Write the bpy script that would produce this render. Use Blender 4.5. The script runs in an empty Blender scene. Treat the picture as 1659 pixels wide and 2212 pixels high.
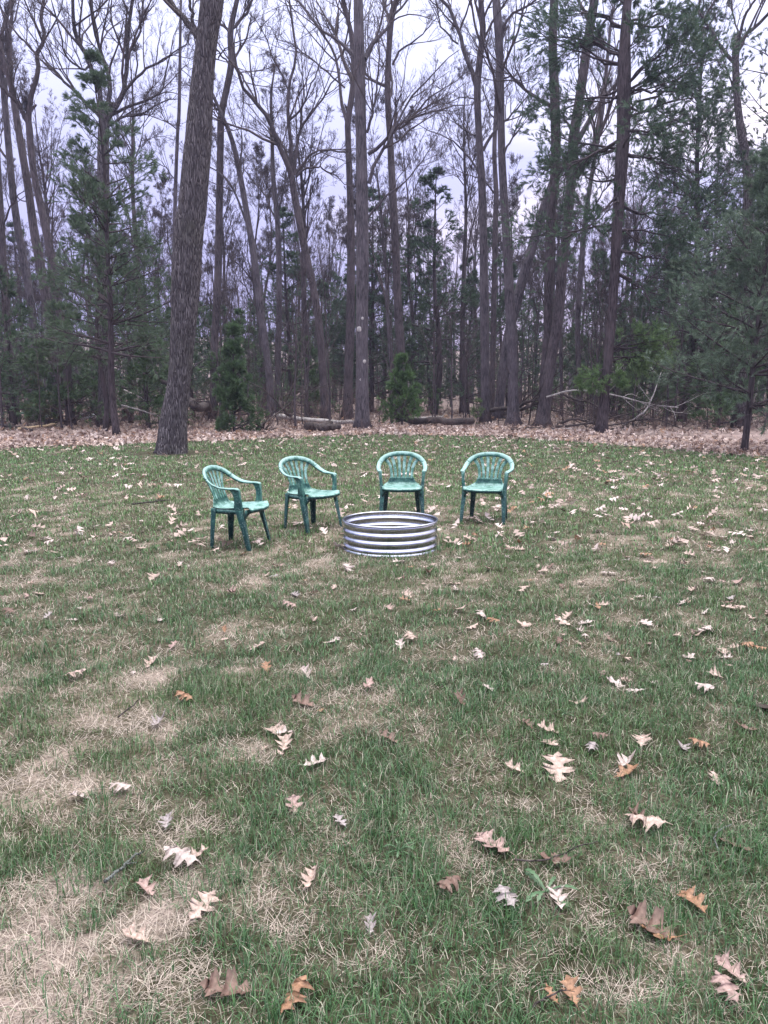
import bpy, math
import numpy as np
from mathutils import Vector, Euler

sc = bpy.context.scene
col = sc.collection
rng = np.random.default_rng(11)
R = math.radians

# ------------------------------------------------------------------ camera
CAM_H = 1.52
PITCH = math.atan(460 / 2884)
F = 2884 / 1.736                      # focal length in the units of a 1659 x 2212 picture
cam_data = bpy.data.cameras.new("camera")
cam_data.sensor_fit = 'VERTICAL'
cam_data.sensor_height = 36.0
cam_data.lens = 2884 / 3840 * 36.0
cam_data.clip_end = 2000
cam_data.clip_start = 0.05
cam = bpy.data.objects.new("camera", cam_data)
col.objects.link(cam)
cam.location = (0, 0, CAM_H)
cam.rotation_euler = (R(90) - PITCH, 0, 0)
sc.camera = cam

# ------------------------------------------------------------------ world and light
LIGHT_EL, LIGHT_AZ = R(58), R(40)         # azimuth measured from +Y towards +X
world = bpy.data.worlds.new("World")
sc.world = world
world.use_nodes = True
wn, wl = world.node_tree.nodes, world.node_tree.links
wn.clear()
def wnode(t, **k):
    n = wn.new(t)
    for a, b in k.items():
        setattr(n, a, b)
    return n
def wmath(op, a, b=None, c=None, clamp=False):
    n = wnode('ShaderNodeMath', operation=op, use_clamp=clamp)
    for i, v in enumerate((a, b, c)):
        if v is None: continue
        if isinstance(v, (int, float)): n.inputs[i].default_value = v
        else: wl.new(v, n.inputs[i])
    return n.outputs[0]
def wmix(fac, a, b):
    n = wnode('ShaderNodeMix', data_type='RGBA')
    for i, v in ((0, fac), (6, a), (7, b)):
        if isinstance(v, (int, float)): n.inputs[i].default_value = v
        elif isinstance(v, tuple): n.inputs[i].default_value = (*v, 1)
        else: wl.new(v, n.inputs[i])
    return n.outputs[2]
sky = wnode('ShaderNodeTexSky', sky_type='NISHITA')
sky.sun_disc = False
sky.sun_elevation, sky.sun_rotation = LIGHT_EL, LIGHT_AZ
sky.air_density, sky.dust_density, sky.ozone_density = 1.0, 2.0, 2.0
tc = wnode('ShaderNodeTexCoord')
sep = wnode('ShaderNodeSeparateXYZ')
wl.new(tc.outputs['Generated'], sep.inputs[0])
mp = wnode('ShaderNodeMapping')
mp.inputs['Scale'].default_value = (1.0, 1.0, 3.2)
mp.inputs['Location'].default_value = (0.3, 1.7, 0.4)
wl.new(tc.outputs['Generated'], mp.inputs[0])
nz = wnode('ShaderNodeTexNoise')
nz.inputs['Scale'].default_value = 2.3
nz.inputs['Detail'].default_value = 5
nz.inputs['Roughness'].default_value = 0.5
nz.inputs['Distortion'].default_value = 0.4
wl.new(mp.outputs[0], nz.inputs['Vector'])
cloud = wmath('MULTIPLY_ADD', nz.outputs['Fac'], 2.2, -0.75)          # about 0..1
glow = wmath('ADD', wmath('MULTIPLY', sep.outputs['X'], 0.82), wmath('MULTIPLY', sep.outputs['Y'], 0.42))   # towards the sunset
warm = wmath('ADD', wmath('MULTIPLY_ADD', glow, 1.8, -0.80), wmath('MULTIPLY_ADD', cloud, 1.15, -0.42), clamp=True)
low = wmath('SUBTRACT', 1.0, wmath('MULTIPLY', sep.outputs['Z'], 2.6), clamp=True)
c_hi = wmix(warm, (0.18, 0.225, 0.60), (0.84, 0.80, 0.95))
c_lo = wmix(warm, (0.36, 0.31, 0.56), (0.92, 0.70, 0.82))
c_sky = wmix(wmath('MULTIPLY', low, 0.9), c_hi, c_lo)
zen = wmath('MULTIPLY_ADD', wmath('POWER', wmath('MAXIMUM', sep.outputs['Z'], 0.0), 2.0), 2.7, 0.74)   # overcast: brighter overhead than at the horizon
c_neu = wmix(wmath('MULTIPLY', wmath('MAXIMUM', sep.outputs['Z'], 0.0), 0.9), c_sky, (1.0, 0.97, 0.88))
bg1 = wnode('ShaderNodeBackground')
wl.new(c_neu, bg1.inputs['Color'])
wl.new(wmath('MULTIPLY', zen, 1.0), bg1.inputs['Strength'])
bg2 = wnode('ShaderNodeBackground')
wl.new(sky.outputs[0], bg2.inputs['Color'])
bg2.inputs['Strength'].default_value = 0.05
mixs = wnode('ShaderNodeMixShader')
mixs.inputs[0].default_value = 0.94                                     # cloud cover over clear sky
wl.new(bg2.outputs[0], mixs.inputs[1]); wl.new(bg1.outputs[0], mixs.inputs[2])
wo = wnode('ShaderNodeOutputWorld')
wl.new(mixs.outputs[0], wo.inputs[0])

top_light_d = bpy.data.lights.new("sun", 'SUN')  # added soft lamp lighting from above; the real sun has already set
top_light_d.energy = 0.5
top_light_d.angle = R(40)
top_light_d.color = (1.0, 0.93, 0.86)
sun = bpy.data.objects.new("sun", top_light_d)
col.objects.link(sun)
sdir = Vector((math.sin(LIGHT_AZ) * math.cos(LIGHT_EL), math.cos(LIGHT_AZ) * math.cos(LIGHT_EL), math.sin(LIGHT_EL)))
sun.rotation_euler = sdir.to_track_quat('Z', 'Y').to_euler()

sc.view_settings.view_transform = 'Standard'
sc.view_settings.look = 'None'
sc.view_settings.exposure = 1.1
sc.view_settings.gamma = 1.0
sc.view_settings.use_curve_mapping = False
sc.render.engine = 'CYCLES'
sc.cycles.use_denoising = True
sc.cycles.max_bounces = 5
sc.cycles.diffuse_bounces = 3
sc.cycles.glossy_bounces = 3
sc.cycles.transparent_max_bounces = 4
sc.cycles.use_adaptive_sampling = False

# ------------------------------------------------------------------ helpers
def ray(x, y):
    dx, dy = (x - 829.5) / F, -(y - 1106) / F
    return np.array([dx, math.cos(PITCH) + dy * math.sin(PITCH), -math.sin(PITCH) + dy * math.cos(PITCH)])
def ground(x, y, z=0.0):
    d = ray(x, y)
    return np.array([0, 0, CAM_H]) + d * ((CAM_H - z) / -d[2])
def at(x, y, depth):
    d = ray(x, y)
    return np.array([0, 0, CAM_H]) + d * (depth / d[1])
def nrm(a):
    return a / np.maximum(np.linalg.norm(a, axis=-1, keepdims=True), 1e-9)

_lat = rng.random((256, 256))
def vnoise(x, y):
    xi, yi = np.floor(x).astype(int), np.floor(y).astype(int)
    fx, fy = x - xi, y - yi
    fx, fy = fx * fx * (3 - 2 * fx), fy * fy * (3 - 2 * fy)
    g = lambda i, j: _lat[i % 256, j % 256]
    return (g(xi, yi) * (1 - fx) + g(xi + 1, yi) * fx) * (1 - fy) + (g(xi, yi + 1) * (1 - fx) + g(xi + 1, yi + 1) * fx) * fy
def fbm(x, y, o=4):
    s, a, t = 0, 0.5, 0
    for k in range(o):
        s = s + a * vnoise(x * 2 ** k + 17.3 * k, y * 2 ** k + 5.1 * k); t += a; a *= 0.55
    return s / t

def mesh(name, V, polys, smooth=False, color=None, mats=None):
    me = bpy.data.meshes.new(name)
    V = np.ascontiguousarray(V, dtype=np.float32)
    polys = [np.asarray(p, dtype=np.int32) for p in polys if len(p)]
    tot = np.concatenate([np.full(len(p), p.shape[1], np.int32) for p in polys])
    li = np.concatenate([p.ravel() for p in polys])
    me.vertices.add(len(V)); me.vertices.foreach_set('co', V.ravel())
    me.loops.add(len(li)); me.loops.foreach_set('vertex_index', li)
    me.polygons.add(len(tot))
    me.polygons.foreach_set('loop_start', np.concatenate([[0], np.cumsum(tot)[:-1]]).astype(np.int32))
    if smooth:
        me.polygons.foreach_set('use_smooth', np.ones(len(tot), bool))
    if color is not None:
        a = me.color_attributes.new('col', 'FLOAT_COLOR', 'POINT')
        c = np.ones((len(V), 4), np.float32); c[:, :3] = color
        a.data.foreach_set('color', c.ravel())
    me.update(calc_edges=True)
    for m in (mats or []):
        me.materials.append(m)
    return me

def obj(name, me, parent=None, loc=None):
    o = bpy.data.objects.new(name, me)
    col.objects.link(o)
    if parent is not None: o.parent = parent
    if loc is not None: o.location = loc
    return o
def tag(o, label=None, cat=None, group=None, kind=None):
    for k, v in (('label', label), ('category', cat), ('group', group), ('kind', kind)):
        if v: o[k] = v
    return o
def thing(name, label, cat, loc=(0, 0, 0), rz=0.0, group=None):
    o = bpy.data.objects.new(name, None)
    o.empty_display_size = 0.1
    col.objects.link(o)
    o.location = loc; o.rotation_euler = (0, 0, rz)
    return tag(o, label, cat, group)
def copy_tree(o, parent=None):
    c = o.copy(); col.objects.link(c); c.parent = parent
    for ch in list(o.children):
        copy_tree(ch, c)
    return c

class Acc:
    """collects pieces of one mesh"""
    def __init__(s): s.V, s.P, s.C, s.n = [], {}, [], 0
    def add(s, V, polys, color=None):
        V = np.asarray(V, float).reshape(-1, 3)
        for p in polys:
            p = np.asarray(p)
            if len(p): s.P.setdefault(p.shape[1], []).append(p + s.n)
        s.V.append(V); s.n += len(V)
        s.C.append(np.zeros((len(V), 3)) if color is None else np.broadcast_to(np.asarray(color, float), (len(V), 3)))
        return s
    def mesh(s, name, mat, smooth=False, color=False, off=None):
        V = np.concatenate(s.V)
        if off is not None: V = V - np.asarray(off)
        return mesh(name, V, [np.concatenate(v) for v in s.P.values()], smooth, np.concatenate(s.C) if color else None, [mat])

def tubes(P, Rad, sides, cap=False):
    """P (N,K,3), Rad (N,K) -> verts, [quads(, tris)]"""
    P = np.asarray(P, float); Rad = np.asarray(Rad, float)
    N, K, _ = P.shape
    T = np.empty_like(P)
    T[:, 1:-1] = P[:, 2:] - P[:, :-2]; T[:, 0] = P[:, 1] - P[:, 0]; T[:, -1] = P[:, -1] - P[:, -2]
    T = nrm(T)
    m = np.abs(nrm(T.mean(1))[:, 2]) < 0.8
    ref = np.where(m[:, None], np.array([0, 0, 1.0]), np.array([0, 1.0, 0]))[:, None, :]
    U = nrm(np.cross(T, ref)); W = np.cross(T, U)
    a = np.arange(sides) * 2 * math.pi / sides
    V = P[:, :, None] + Rad[:, :, None, None] * (np.cos(a)[:, None] * U[:, :, None] + np.sin(a)[:, None] * W[:, :, None])
    idx = np.arange(N * K * sides).reshape(N, K, sides)
    A, B = idx[:, :-1], idx[:, 1:]
    q = np.stack([A, np.roll(A, -1, 2), np.roll(B, -1, 2), B], -1).reshape(-1, 4)
    pol = [q]
    V = V.reshape(-1, 3)
    if cap:
        pol.append(idx[:, 0, ::-1]); pol.append(idx[:, -1])
    return V, pol

def ribbons(P, Rad):
    """flat slivers for twigs far thinner than a pixel"""
    P = np.asarray(P, float); N, K, _ = P.shape
    T = nrm(P[:, -1] - P[:, 0])
    S = nrm(np.cross(T, rng.normal(size=(N, 3))))[:, None]
    V = np.stack([P - S * Rad[..., None], P + S * Rad[..., None]], 2)
    idx = np.arange(N * K * 2).reshape(N, K, 2)
    A, B = idx[:, :-1], idx[:, 1:]
    return V.reshape(-1, 3), [np.stack([A[..., 0], A[..., 1], B[..., 1], B[..., 0]], -1).reshape(-1, 4)]

def crom(pts, n):
    """smooth curve through the points (any number of columns)"""
    p = np.asarray(pts, float)
    p = np.concatenate([[2 * p[0] - p[1]], p, [2 * p[-1] - p[-2]]])
    t = np.linspace(0, len(p) - 3 - 1e-9, n)
    i = t.astype(int); f = (t - i)[:, None]
    a, b, c, d = p[i], p[i + 1], p[i + 2], p[i + 3]
    return 0.5 * (2 * b + (c - a) * f + (2 * a - 5 * b + 4 * c - d) * f ** 2 + (3 * b - a - 3 * c + d) * f ** 3)

def sweep(rings):
    """rings (K,M,3) closed cross-sections -> verts, polys with end caps"""
    rings = np.asarray(rings, float)
    K, M, _ = rings.shape
    idx = np.arange(K * M).reshape(K, M)
    A, B = idx[:-1], idx[1:]
    q = np.stack([A, np.roll(A, -1, 1), np.roll(B, -1, 1), B], -1).reshape(-1, 4)
    return rings.reshape(-1, 3), [q, idx[:1, ::-1], idx[-1:]]

# ------------------------------------------------------------------ materials
def mat(name):
    m = bpy.data.materials.new(name); m.use_nodes = True
    nt = m.node_tree; b = nt.nodes['Principled BSDF']
    return m, nt, b
def nd(nt, t, ins=None, **k):
    n = nt.nodes.new(t)
    for a, v in k.items(): setattr(n, a, v)
    for i, v in (ins or {}).items():
        if hasattr(v, 'is_linked'): nt.links.new(v, n.inputs[i])
        else: n.inputs[i].default_value = v
    return n
def ramp(nt, fac, stops):
    n = nt.nodes.new('ShaderNodeValToRGB')
    e = n.color_ramp.elements
    while len(e) < len(stops): e.new(0.5)
    for el, (p, c) in zip(e, stops):
        el.position = p; el.color = (*c, 1) if len(c) == 3 else c
    nt.links.new(fac, n.inputs[0])
    return n.outputs[0]
def noise(nt, vec, scale, detail=4, rough=0.55, mapping=None):
    if mapping is not None:
        m = nd(nt, 'ShaderNodeMapping', {0: vec, 'Scale': mapping}); vec = m.outputs[0]
    n = nd(nt, 'ShaderNodeTexNoise', {'Vector': vec, 'Scale': scale, 'Detail': detail, 'Roughness': rough})
    return n.outputs['Fac']
def bump(nt, b, h, strength, dist):
    n = nd(nt, 'ShaderNodeBump', {'Height': h, 'Strength': strength, 'Distance': dist})
    nt.links.new(n.outputs[0], b.inputs['Normal'])

def bark_mat(name, dark, light, lichen=None, scale=1.0):
    m, nt, b = mat(name)
    tcn = nd(nt, 'ShaderNodeTexCoord').outputs['Object']
    f = noise(nt, tcn, 1.0, 5, 0.65, (38 * scale, 38 * scale, 3.4 * scale))
    g = noise(nt, tcn, 1.3, 3)
    c = ramp(nt, f, [(0.42, dark), (0.60, light)])
    mx = nd(nt, 'ShaderNodeMix', {0: ramp(nt, g, [(0.42, (0, 0, 0)), (0.7, (1, 1, 1))]), 6: c, 7: (*(lichen or tuple(v * 1.25 for v in light)), 1)}, data_type='RGBA', blend_type='MIX')
    mx2 = nd(nt, 'ShaderNodeMix', {0: 0.6, 6: c, 7: mx.outputs[2]}, data_type='RGBA')
    nt.links.new(mx2.outputs[2], b.inputs['Base Color'])
    b.inputs['Roughness'].default_value = 0.9
    b.inputs['Specular IOR Level'].default_value = 0.2
    bump(nt, b, f, 0.9, 0.03)
    return m
def oak_mat():
    m, nt, b = mat('oak_bark')
    tcn = nd(nt, 'ShaderNodeTexCoord').outputs['Object']
    wv = nd(nt, 'ShaderNodeTexNoise', {'Vector': tcn, 'Scale': 3.0, 'Detail': 3})
    ad = nd(nt, 'ShaderNodeVectorMath', {0: tcn, 1: nd(nt, 'ShaderNodeVectorMath', {0: wv.outputs['Color'], 1: (0.09, 0.09, 0.35)}, operation='MULTIPLY').outputs[0]}, operation='ADD')
    mpn = nd(nt, 'ShaderNodeMapping', {0: ad.outputs[0], 'Scale': (34, 34, 2.0)})
    vo = nd(nt, 'ShaderNodeTexVoronoi', {'Vector': mpn.outputs[0], 'Scale': 1.0}, feature='DISTANCE_TO_EDGE').outputs['Distance']
    f = noise(nt, tcn, 1.0, 5, 0.65, (60, 60, 9))
    g = noise(nt, tcn, 1.1, 3)
    crack = ramp(nt, vo, [(0.02, (0.0, 0.0, 0.0)), (0.22, (1, 1, 1))])
    plate = ramp(nt, f, [(0.3, (0.105, 0.093, 0.104)), (0.7, (0.255, 0.23, 0.24))])
    mossy = nd(nt, 'ShaderNodeMix', {0: ramp(nt, g, [(0.5, (0, 0, 0)), (0.75, (0.55, 0.55, 0.55))]), 6: plate, 7: (0.19, 0.185, 0.15, 1)}, data_type='RGBA')
    c = nd(nt, 'ShaderNodeMix', {0: crack, 6: (0.034, 0.028, 0.032, 1), 7: mossy.outputs[2]}, data_type='RGBA')
    nt.links.new(c.outputs[2], b.inputs['Base Color'])
    b.inputs['Roughness'].default_value = 0.92
    b.inputs['Specular IOR Level'].default_value = 0.15
    bump(nt, b, nd(nt, 'ShaderNodeMath', {0: vo, 1: 0.35}, operation='MINIMUM').outputs[0], 1.0, 0.09)
    return m
M_oak = oak_mat()
M_bark = bark_mat('grey_bark', (0.030, 0.026, 0.031), (0.125, 0.110, 0.124))
M_bark2 = bark_mat('brown_bark', (0.026, 0.021, 0.024), (0.105, 0.088, 0.096))
M_pinebark = bark_mat('pine_bark', (0.022, 0.018, 0.020), (0.085, 0.068, 0.074))
M_twig = bark_mat('twig_bark', (0.040, 0.032, 0.034), (0.100, 0.080, 0.084))
M_log = bark_mat('dead_wood_bark', (0.02, 0.016, 0.016), (0.095, 0.078, 0.076))
M_pale = bark_mat('pale_dead_wood', (0.17, 0.155, 0.15), (0.50, 0.47, 0.46))
M_cut = bark_mat('fresh_cut_wood', (0.40, 0.28, 0.17), (0.62, 0.48, 0.33))

def attr_mat(name, rough=0.6, spec=0.25, transl=0.0, var=0.0, vscale=30):
    m, nt, b = mat(name)
    a = nd(nt, 'ShaderNodeAttribute', attribute_name='col').outputs['Color']
    if var:
        n = noise(nt, nd(nt, 'ShaderNodeTexCoord').outputs['Object'], vscale, 3)
        mx = nd(nt, 'ShaderNodeMix', {0: var, 6: a, 7: ramp(nt, n, [(0.3, (0.25, 0.2, 0.17)), (0.7, (1, 1, 1))])}, data_type='RGBA', blend_type='MULTIPLY')
        a = mx.outputs[2]
    nt.links.new(a, b.inputs['Base Color'])
    b.inputs['Roughness'].default_value = rough
    b.inputs['Specular IOR Level'].default_value = spec
    if transl:
        t = nd(nt, 'ShaderNodeBsdfTranslucent', {0: a})
        s = nd(nt, 'ShaderNodeMixShader', {0: transl, 1: b.outputs[0], 2: t.outputs[0]})
        nt.links.new(s.outputs[0], nt.nodes['Material Output'].inputs[0])
    return m
M_grass = attr_mat('grass_blades', 0.42, 0.45, 0.22)
M_needle = attr_mat('pine_needles', 0.5, 0.4, 0.25)
M_litter = attr_mat('leaf_litter', 0.7, 0.25, 0.1)

# ------------------------------------------------------------------ ground
BX = np.array([-40, -16, -10, -6.5, -3.4, 0, 3.9, 6.2, 8.7, 13, 20, 40.0])
BD = np.array([12, 17.4, 20.1, 22.4, 24.8, 26.6, 25.2, 21.9, 17.6, 14.0, 11, 8.0])
def edge_d(x):
    return np.interp(x, BX, BD) + 1.1 * (fbm(np.asarray(x) * 0.7 + 40, np.zeros_like(np.asarray(x, float)) + 3.3, 3) - 0.5)

def ground_mat():
    m, nt, b = mat('leaf_covered_soil')
    p = nd(nt, 'ShaderNodeNewGeometry').outputs['Position']
    v = nd(nt, 'ShaderNodeTexVoronoi', {'Vector': p, 'Scale': 9.0, 'Randomness': 1.0})
    n1 = noise(nt, p, 0.55, 5)
    n2 = noise(nt, p, 24, 4)
    c1 = ramp(nt, v.outputs['Color'], [(0.0, (0.13, 0.085, 0.075)), (0.45, (0.30, 0.215, 0.195)), (0.9, (0.44, 0.34, 0.32))])
    c2 = ramp(nt, n2, [(0.3, (0.05, 0.037, 0.032)), (0.7, (0.20, 0.145, 0.125))])
    mx = nd(nt, 'ShaderNodeMix', {0: ramp(nt, n1, [(0.38, (0.25, 0.25, 0.25)), (0.62, (0.85, 0.85, 0.85))]), 6: c1, 7: c2}, data_type='RGBA')
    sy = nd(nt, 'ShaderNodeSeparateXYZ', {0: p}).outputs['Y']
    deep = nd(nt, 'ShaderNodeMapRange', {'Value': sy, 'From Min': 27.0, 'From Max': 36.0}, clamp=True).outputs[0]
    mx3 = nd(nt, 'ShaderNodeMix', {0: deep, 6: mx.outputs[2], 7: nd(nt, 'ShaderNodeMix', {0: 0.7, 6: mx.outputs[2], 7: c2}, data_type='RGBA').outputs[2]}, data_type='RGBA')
    nt.links.new(mx3.outputs[2], b.inputs['Base Color'])
    b.inputs['Roughness'].default_value = 0.95
    bump(nt, b, v.outputs['Distance'], 0.6, 0.03)
    return m
xs = np.concatenate([np.linspace(-300, -60, 12), np.linspace(-50, 50, 41), np.linspace(60, 300, 12)])
ys = np.concatenate([np.linspace(-60, -6, 6), np.linspace(0, 80, 33), np.linspace(90, 320, 20)])
gx, gy = np.meshgrid(xs, ys)
gz = np.clip((gy - 34) / 60, 0, 1) ** 1.3 * 1.0 + np.clip((gy - 95) / 180, 0, 1) * 16 * (0.6 + 0.8 * fbm(gx / 60 + 9, gy / 60))
gz = gz + np.where(gy > 30, (fbm(gx / 5, gy / 5 + 3) - 0.5) * 0.25 * np.clip((gy - 30) / 6, 0, 1), 0)
i = np.arange(gx.size).reshape(gx.shape)
q = np.stack([i[:-1, :-1], i[:-1, 1:], i[1:, 1:], i[1:, :-1]], -1).reshape(-1, 4)
M_soil = ground_mat()
g_obj = tag(obj('ground', mesh('ground', np.stack([gx, gy, gz - 0.004], -1).reshape(-1, 3), [q], True, mats=[M_soil])), kind='structure')
def floor_z(x, y):
    x, y = np.asarray(x, float), np.asarray(y, float)
    z = np.clip((y - 34) / 60, 0, 1) ** 1.3 * 1.0
    return z + np.where(y > 30, (fbm(x / 5, y / 5 + 3) - 0.5) * 0.25 * np.clip((y - 30) / 6, 0, 1), 0)

# how green (1) or dry (0) the lawn is, in metres on the ground
PATCH = []      # bare straw patches seen in the lawn: x, y, rx, ry, strength
for (px, py, w, h_, s) in [(40, 2090, 150, 150, 1.3), (330, 1475, 90, 24, 0.8), (235, 1575, 85, 30, 0.8), (375, 1820, 90, 35, 0.8),
                           (60, 1690, 80, 45, .6), (25, 1405, 60, 22, .7), (560, 1630, 60, 26, .6), (420, 1920, 120, 30, .5), (300, 2010, 90, 50, .5),
                           (840, 1705, 90, 26, .45), (60, 1940, 90, 45, .5), (1290, 2150, 150, 50, .3), (760, 1235, 260, 30, .25),
                           (560, 1180, 300, 36, .2), (980, 1150, 220, 26, .2), (150, 1290, 260, 60, .15)]:
    c = ground(px, py); a = ground(px + w, py); b_ = ground(px, py - h_)
    PATCH.append((c[0], c[1], abs(a[0] - c[0]), abs(b_[1] - c[1]), s))
def greenness(x, y):
    g = 0.75 + (0.7 - 0.35 * np.clip((y - 4.5) / 2, 0, 1)) * (fbm(x * 0.9 + 3, y * 0.9 + 8, 4) - 0.5) + 1.2 * (fbm(x * 3.0 + 31, y * 3.0 + 12, 3) - 0.5) + 1.5 * (fbm(x * 8 + 1, y * 8 + 2, 2) - 0.5)
    g = g + 0.16 * np.clip(x / 1.5, -1, 1) * np.clip((6 - y) / 3, 0, 1)
    g = g - 0.12 * np.clip((y - 5) / 4, 0, 1) + 0.22 * np.clip((y - 10) / 6, 0, 1)
    for (cx, cy, rx, ry, s) in PATCH:
        g = g - 0.8 * s * (0.25 + 1.5 * fbm(x * 5 + 60, y * 5 + 3, 3)) * np.exp(-(((x - cx) / rx) ** 2 + ((y - cy) / ry) ** 2))
    return np.clip(g, 0, 1)

def lawn_mat():
    m, nt, b = mat('lawn_thatch')
    p = nd(nt, 'ShaderNodeNewGeometry').outputs['Position']
    a = nd(nt, 'ShaderNodeAttribute', attribute_name='col').outputs['Color']
    n1 = noise(nt, p, 55, 5, 0.7)
    n2 = noise(nt, p, 1.0, 4, 0.7, (210, 60, 100))
    mx = nd(nt, 'ShaderNodeMix', {0: 0.85, 6: a, 7: ramp(nt, n1, [(0.32, (0.22, 0.2, 0.2)), (0.66, (1.25, 1.2, 1.2))])}, data_type='RGBA', blend_type='MULTIPLY')
    n3 = noise(nt, p, 7.0, 6, 0.75)
    mx = nd(nt, 'ShaderNodeMix', {0: ramp(nt, n3, [(0.44, (0, 0, 0)), (0.58, (0.85, 0.85, 0.85))]), 6: mx.outputs[2], 7: nd(nt, 'ShaderNodeMix', {0: 1.0, 6: mx.outputs[2], 7: (0.36, 0.40, 0.30, 1)}, data_type='RGBA', blend_type='MULTIPLY').outputs[2]}, data_type='RGBA')
    mx2 = nd(nt, 'ShaderNodeMix', {0: 0.55, 6: mx.outputs[2], 7: ramp(nt, n2, [(0.35, (0.4, 0.4, 0.4)), (0.65, (1.3, 1.3, 1.3))])}, data_type='RGBA', blend_type='MULTIPLY')
    nt.links.new(mx2.outputs[2], b.inputs['Base Color'])
    b.inputs['Roughness'].default_value = 0.95
    b.inputs['Specular IOR Level'].default_value = 0.1
    bump(nt, b, n1, 0.8, 0.02)
    return m
uu = np.linspace(-22, 22, 221)
vv = np.linspace(0, 1, 110) ** 1.5
lx = np.repeat(uu[None], len(vv), 0)
ed = edge_d(uu)
ly = -3 + vv[:, None] * (ed[None] + 3)
i = np.arange(lx.size).reshape(lx.shape)
q = np.stack([i[:-1, :-1], i[:-1, 1:], i[1:, 1:], i[1:, :-1]], -1).reshape(-1, 4)
gr = greenness(lx.ravel(), ly.ravel())[:, None]
far = np.clip((ly.ravel() - 7) / 8, 0, 1)[:, None]
STRAW, THATCH, GREEN = np.array([0.42, 0.35, 0.295]), np.array([0.21, 0.18, 0.135]), np.array([0.036, 0.050, 0.024])
STRAW = np.where(np.hypot(lx.ravel() + 0.95, ly.ravel() - 1.75)[:, None] < 0.6, np.array([0.50, 0.41, 0.37]), STRAW)
lc = STRAW * (1 - np.clip(gr * 3, 0, 1)) + np.clip(gr * 3, 0, 1) * (THATCH * (1 - gr * 0.75) + GREEN * gr * 0.75)
tag(obj('lawn', mesh('lawn', np.stack([lx, ly, np.zeros_like(lx)], -1).reshape(-1, 3), [q], True, lc, [lawn_mat()])), kind='structure')

# ------------------------------------------------------------------ grass blades
def blades(x, y, L, w, az, lean, colr, flat):
    """bent two-piece blades; lean 0 upright .. 1.5 flat"""
    n = len(x)
    d = np.stack([np.cos(az), np.sin(az), np.zeros(n)], -1)
    s = np.stack([-np.sin(az), np.cos(az), np.zeros(n)], -1)
    z = np.array([0, 0, 1.0])
    b = np.stack([x, y, np.full(n, -0.002)], -1)
    a1, a2 = np.where(flat, lean * 0.93, lean * 0.55), np.minimum(np.where(flat, lean * 1.05, lean * 1.35), 1.62)
    m = b + (L * 0.55)[:, None] * (np.sin(a1)[:, None] * d + np.cos(a1)[:, None] * z)
    t = m + (L * 0.5)[:, None] * (np.sin(a2)[:, None] * d + np.cos(a2)[:, None] * z)
    hw = (w * 0.5)[:, None] * s
    t[:, 2] = np.maximum(t[:, 2], 0.003)
    V = np.stack([b - hw, b + hw, m + hw * 0.8, m - hw * 0.8, t], 1).reshape(-1, 3)
    k = np.arange(n)[:, None] * 5
    C = np.repeat(colr, 5, 0).reshape(n, 5, 3)
    return V, [k + np.array([[0, 1, 2, 3]]), k + np.array([[3, 2, 4]])], C.reshape(-1, 3)
ga = Acc()
ZONES = [(0.9, 2.6, 14500, 0.0025, 0.82), (2.6, 4.2, 8200, 0.0030, 0.82), (4.2, 7.0, 3300, 0.0043, 0.85), (7.0, 12.0, 1050, 0.0078, 0.9), (12.0, 18, 380, 0.013, 1.0), (18, 28, 160, 0.021, 1.05)]
for (d0, d1, dens, w0, ls) in ZONES:
    hw = 0.5 * d1 * 1.02 + 0.7
    n = int(2 * hw * (d1 - d0) * dens)
    x = rng.uniform(-hw, hw, n); y = rng.uniform(d0, d1, n)
    keep = (np.abs(x) < 0.5 * y * 1.03 + 0.7) & (y < edge_d(x) + rng.normal(0, 0.25, n))
    rr = np.hypot(x + 5.14, y - 18.5); keep &= rr > 0.75 + 0.3 * rng.random(n)
    x, y = x[keep], y[keep]; n = len(x)
    g = greenness(x, y)
    tuss = fbm(x * 7 + 3, y * 7 + 77, 2)
    pg = np.clip(0.05 + 0.95 * g ** 1.1 + 0.6 * (tuss - 0.5), 0, 0.94)
    isg = rng.random(n) < pg
    keep = isg | (rng.random(n) < np.where(g < 0.35, 0.98, 0.66))
    x, y, g, tuss, isg = x[keep], y[keep], g[keep], tuss[keep], isg[keep]; n = len(x)
    L = np.where(isg, rng.uniform(0.028, 0.066, n) * (0.35 + 1.25 * tuss + 0.25 * g), rng.uniform(0.03, 0.075, n) * np.where(g < 0.25, 1.25, 1.0)) * ls
    lean = np.where(isg, np.abs(rng.normal(0.78, 0.42, n)), rng.uniform(1.08, 1.5, n))
    w = w0 * np.where(isg, rng.uniform(0.75, 1.3, n), rng.uniform(0.4, 0.8, n))
    v = rng.random((n, 1)); v2 = rng.random((n, 1))
    hue = fbm(x * 1.6 + 50, y * 1.6 + 9, 3)[:, None]
    cg = (np.array([0.026, 0.078, 0.030]) * (1 - v) + np.array([0.084, 0.172, 0.064]) * v)
    cg = cg * (1 + np.array([0.6, 0.45, 0.25]) * np.clip((y - 4.5) / 6, 0, 1)[:, None])
    cg = cg * (0.75 + 0.55 * rng.random((n, 1))) * (1.15 - 0.3 * hue) + np.array([0.03, 0.02, -0.005]) * np.clip(hue - 0.5, 0, 1) * 2
    cs = np.array([0.24, 0.20, 0.155]) * (1 - v) + np.array([0.60, 0.51, 0.44]) * v
    cs = np.where(v2 < 0.12, cs * 0.45, cs)
    c = np.where(isg[:, None], cg, cs)
    mixg = (rng.random((n, 1)) < 0.18) & isg[:, None]
    c = np.where(mixg, 0.45 * cg + 0.55 * cs, c)
    V, P, C = blades(x, y, L, w, rng.uniform(0, 2 * math.pi, n), lean, c, ~isg)
    ga.add(V, P, C)
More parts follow.
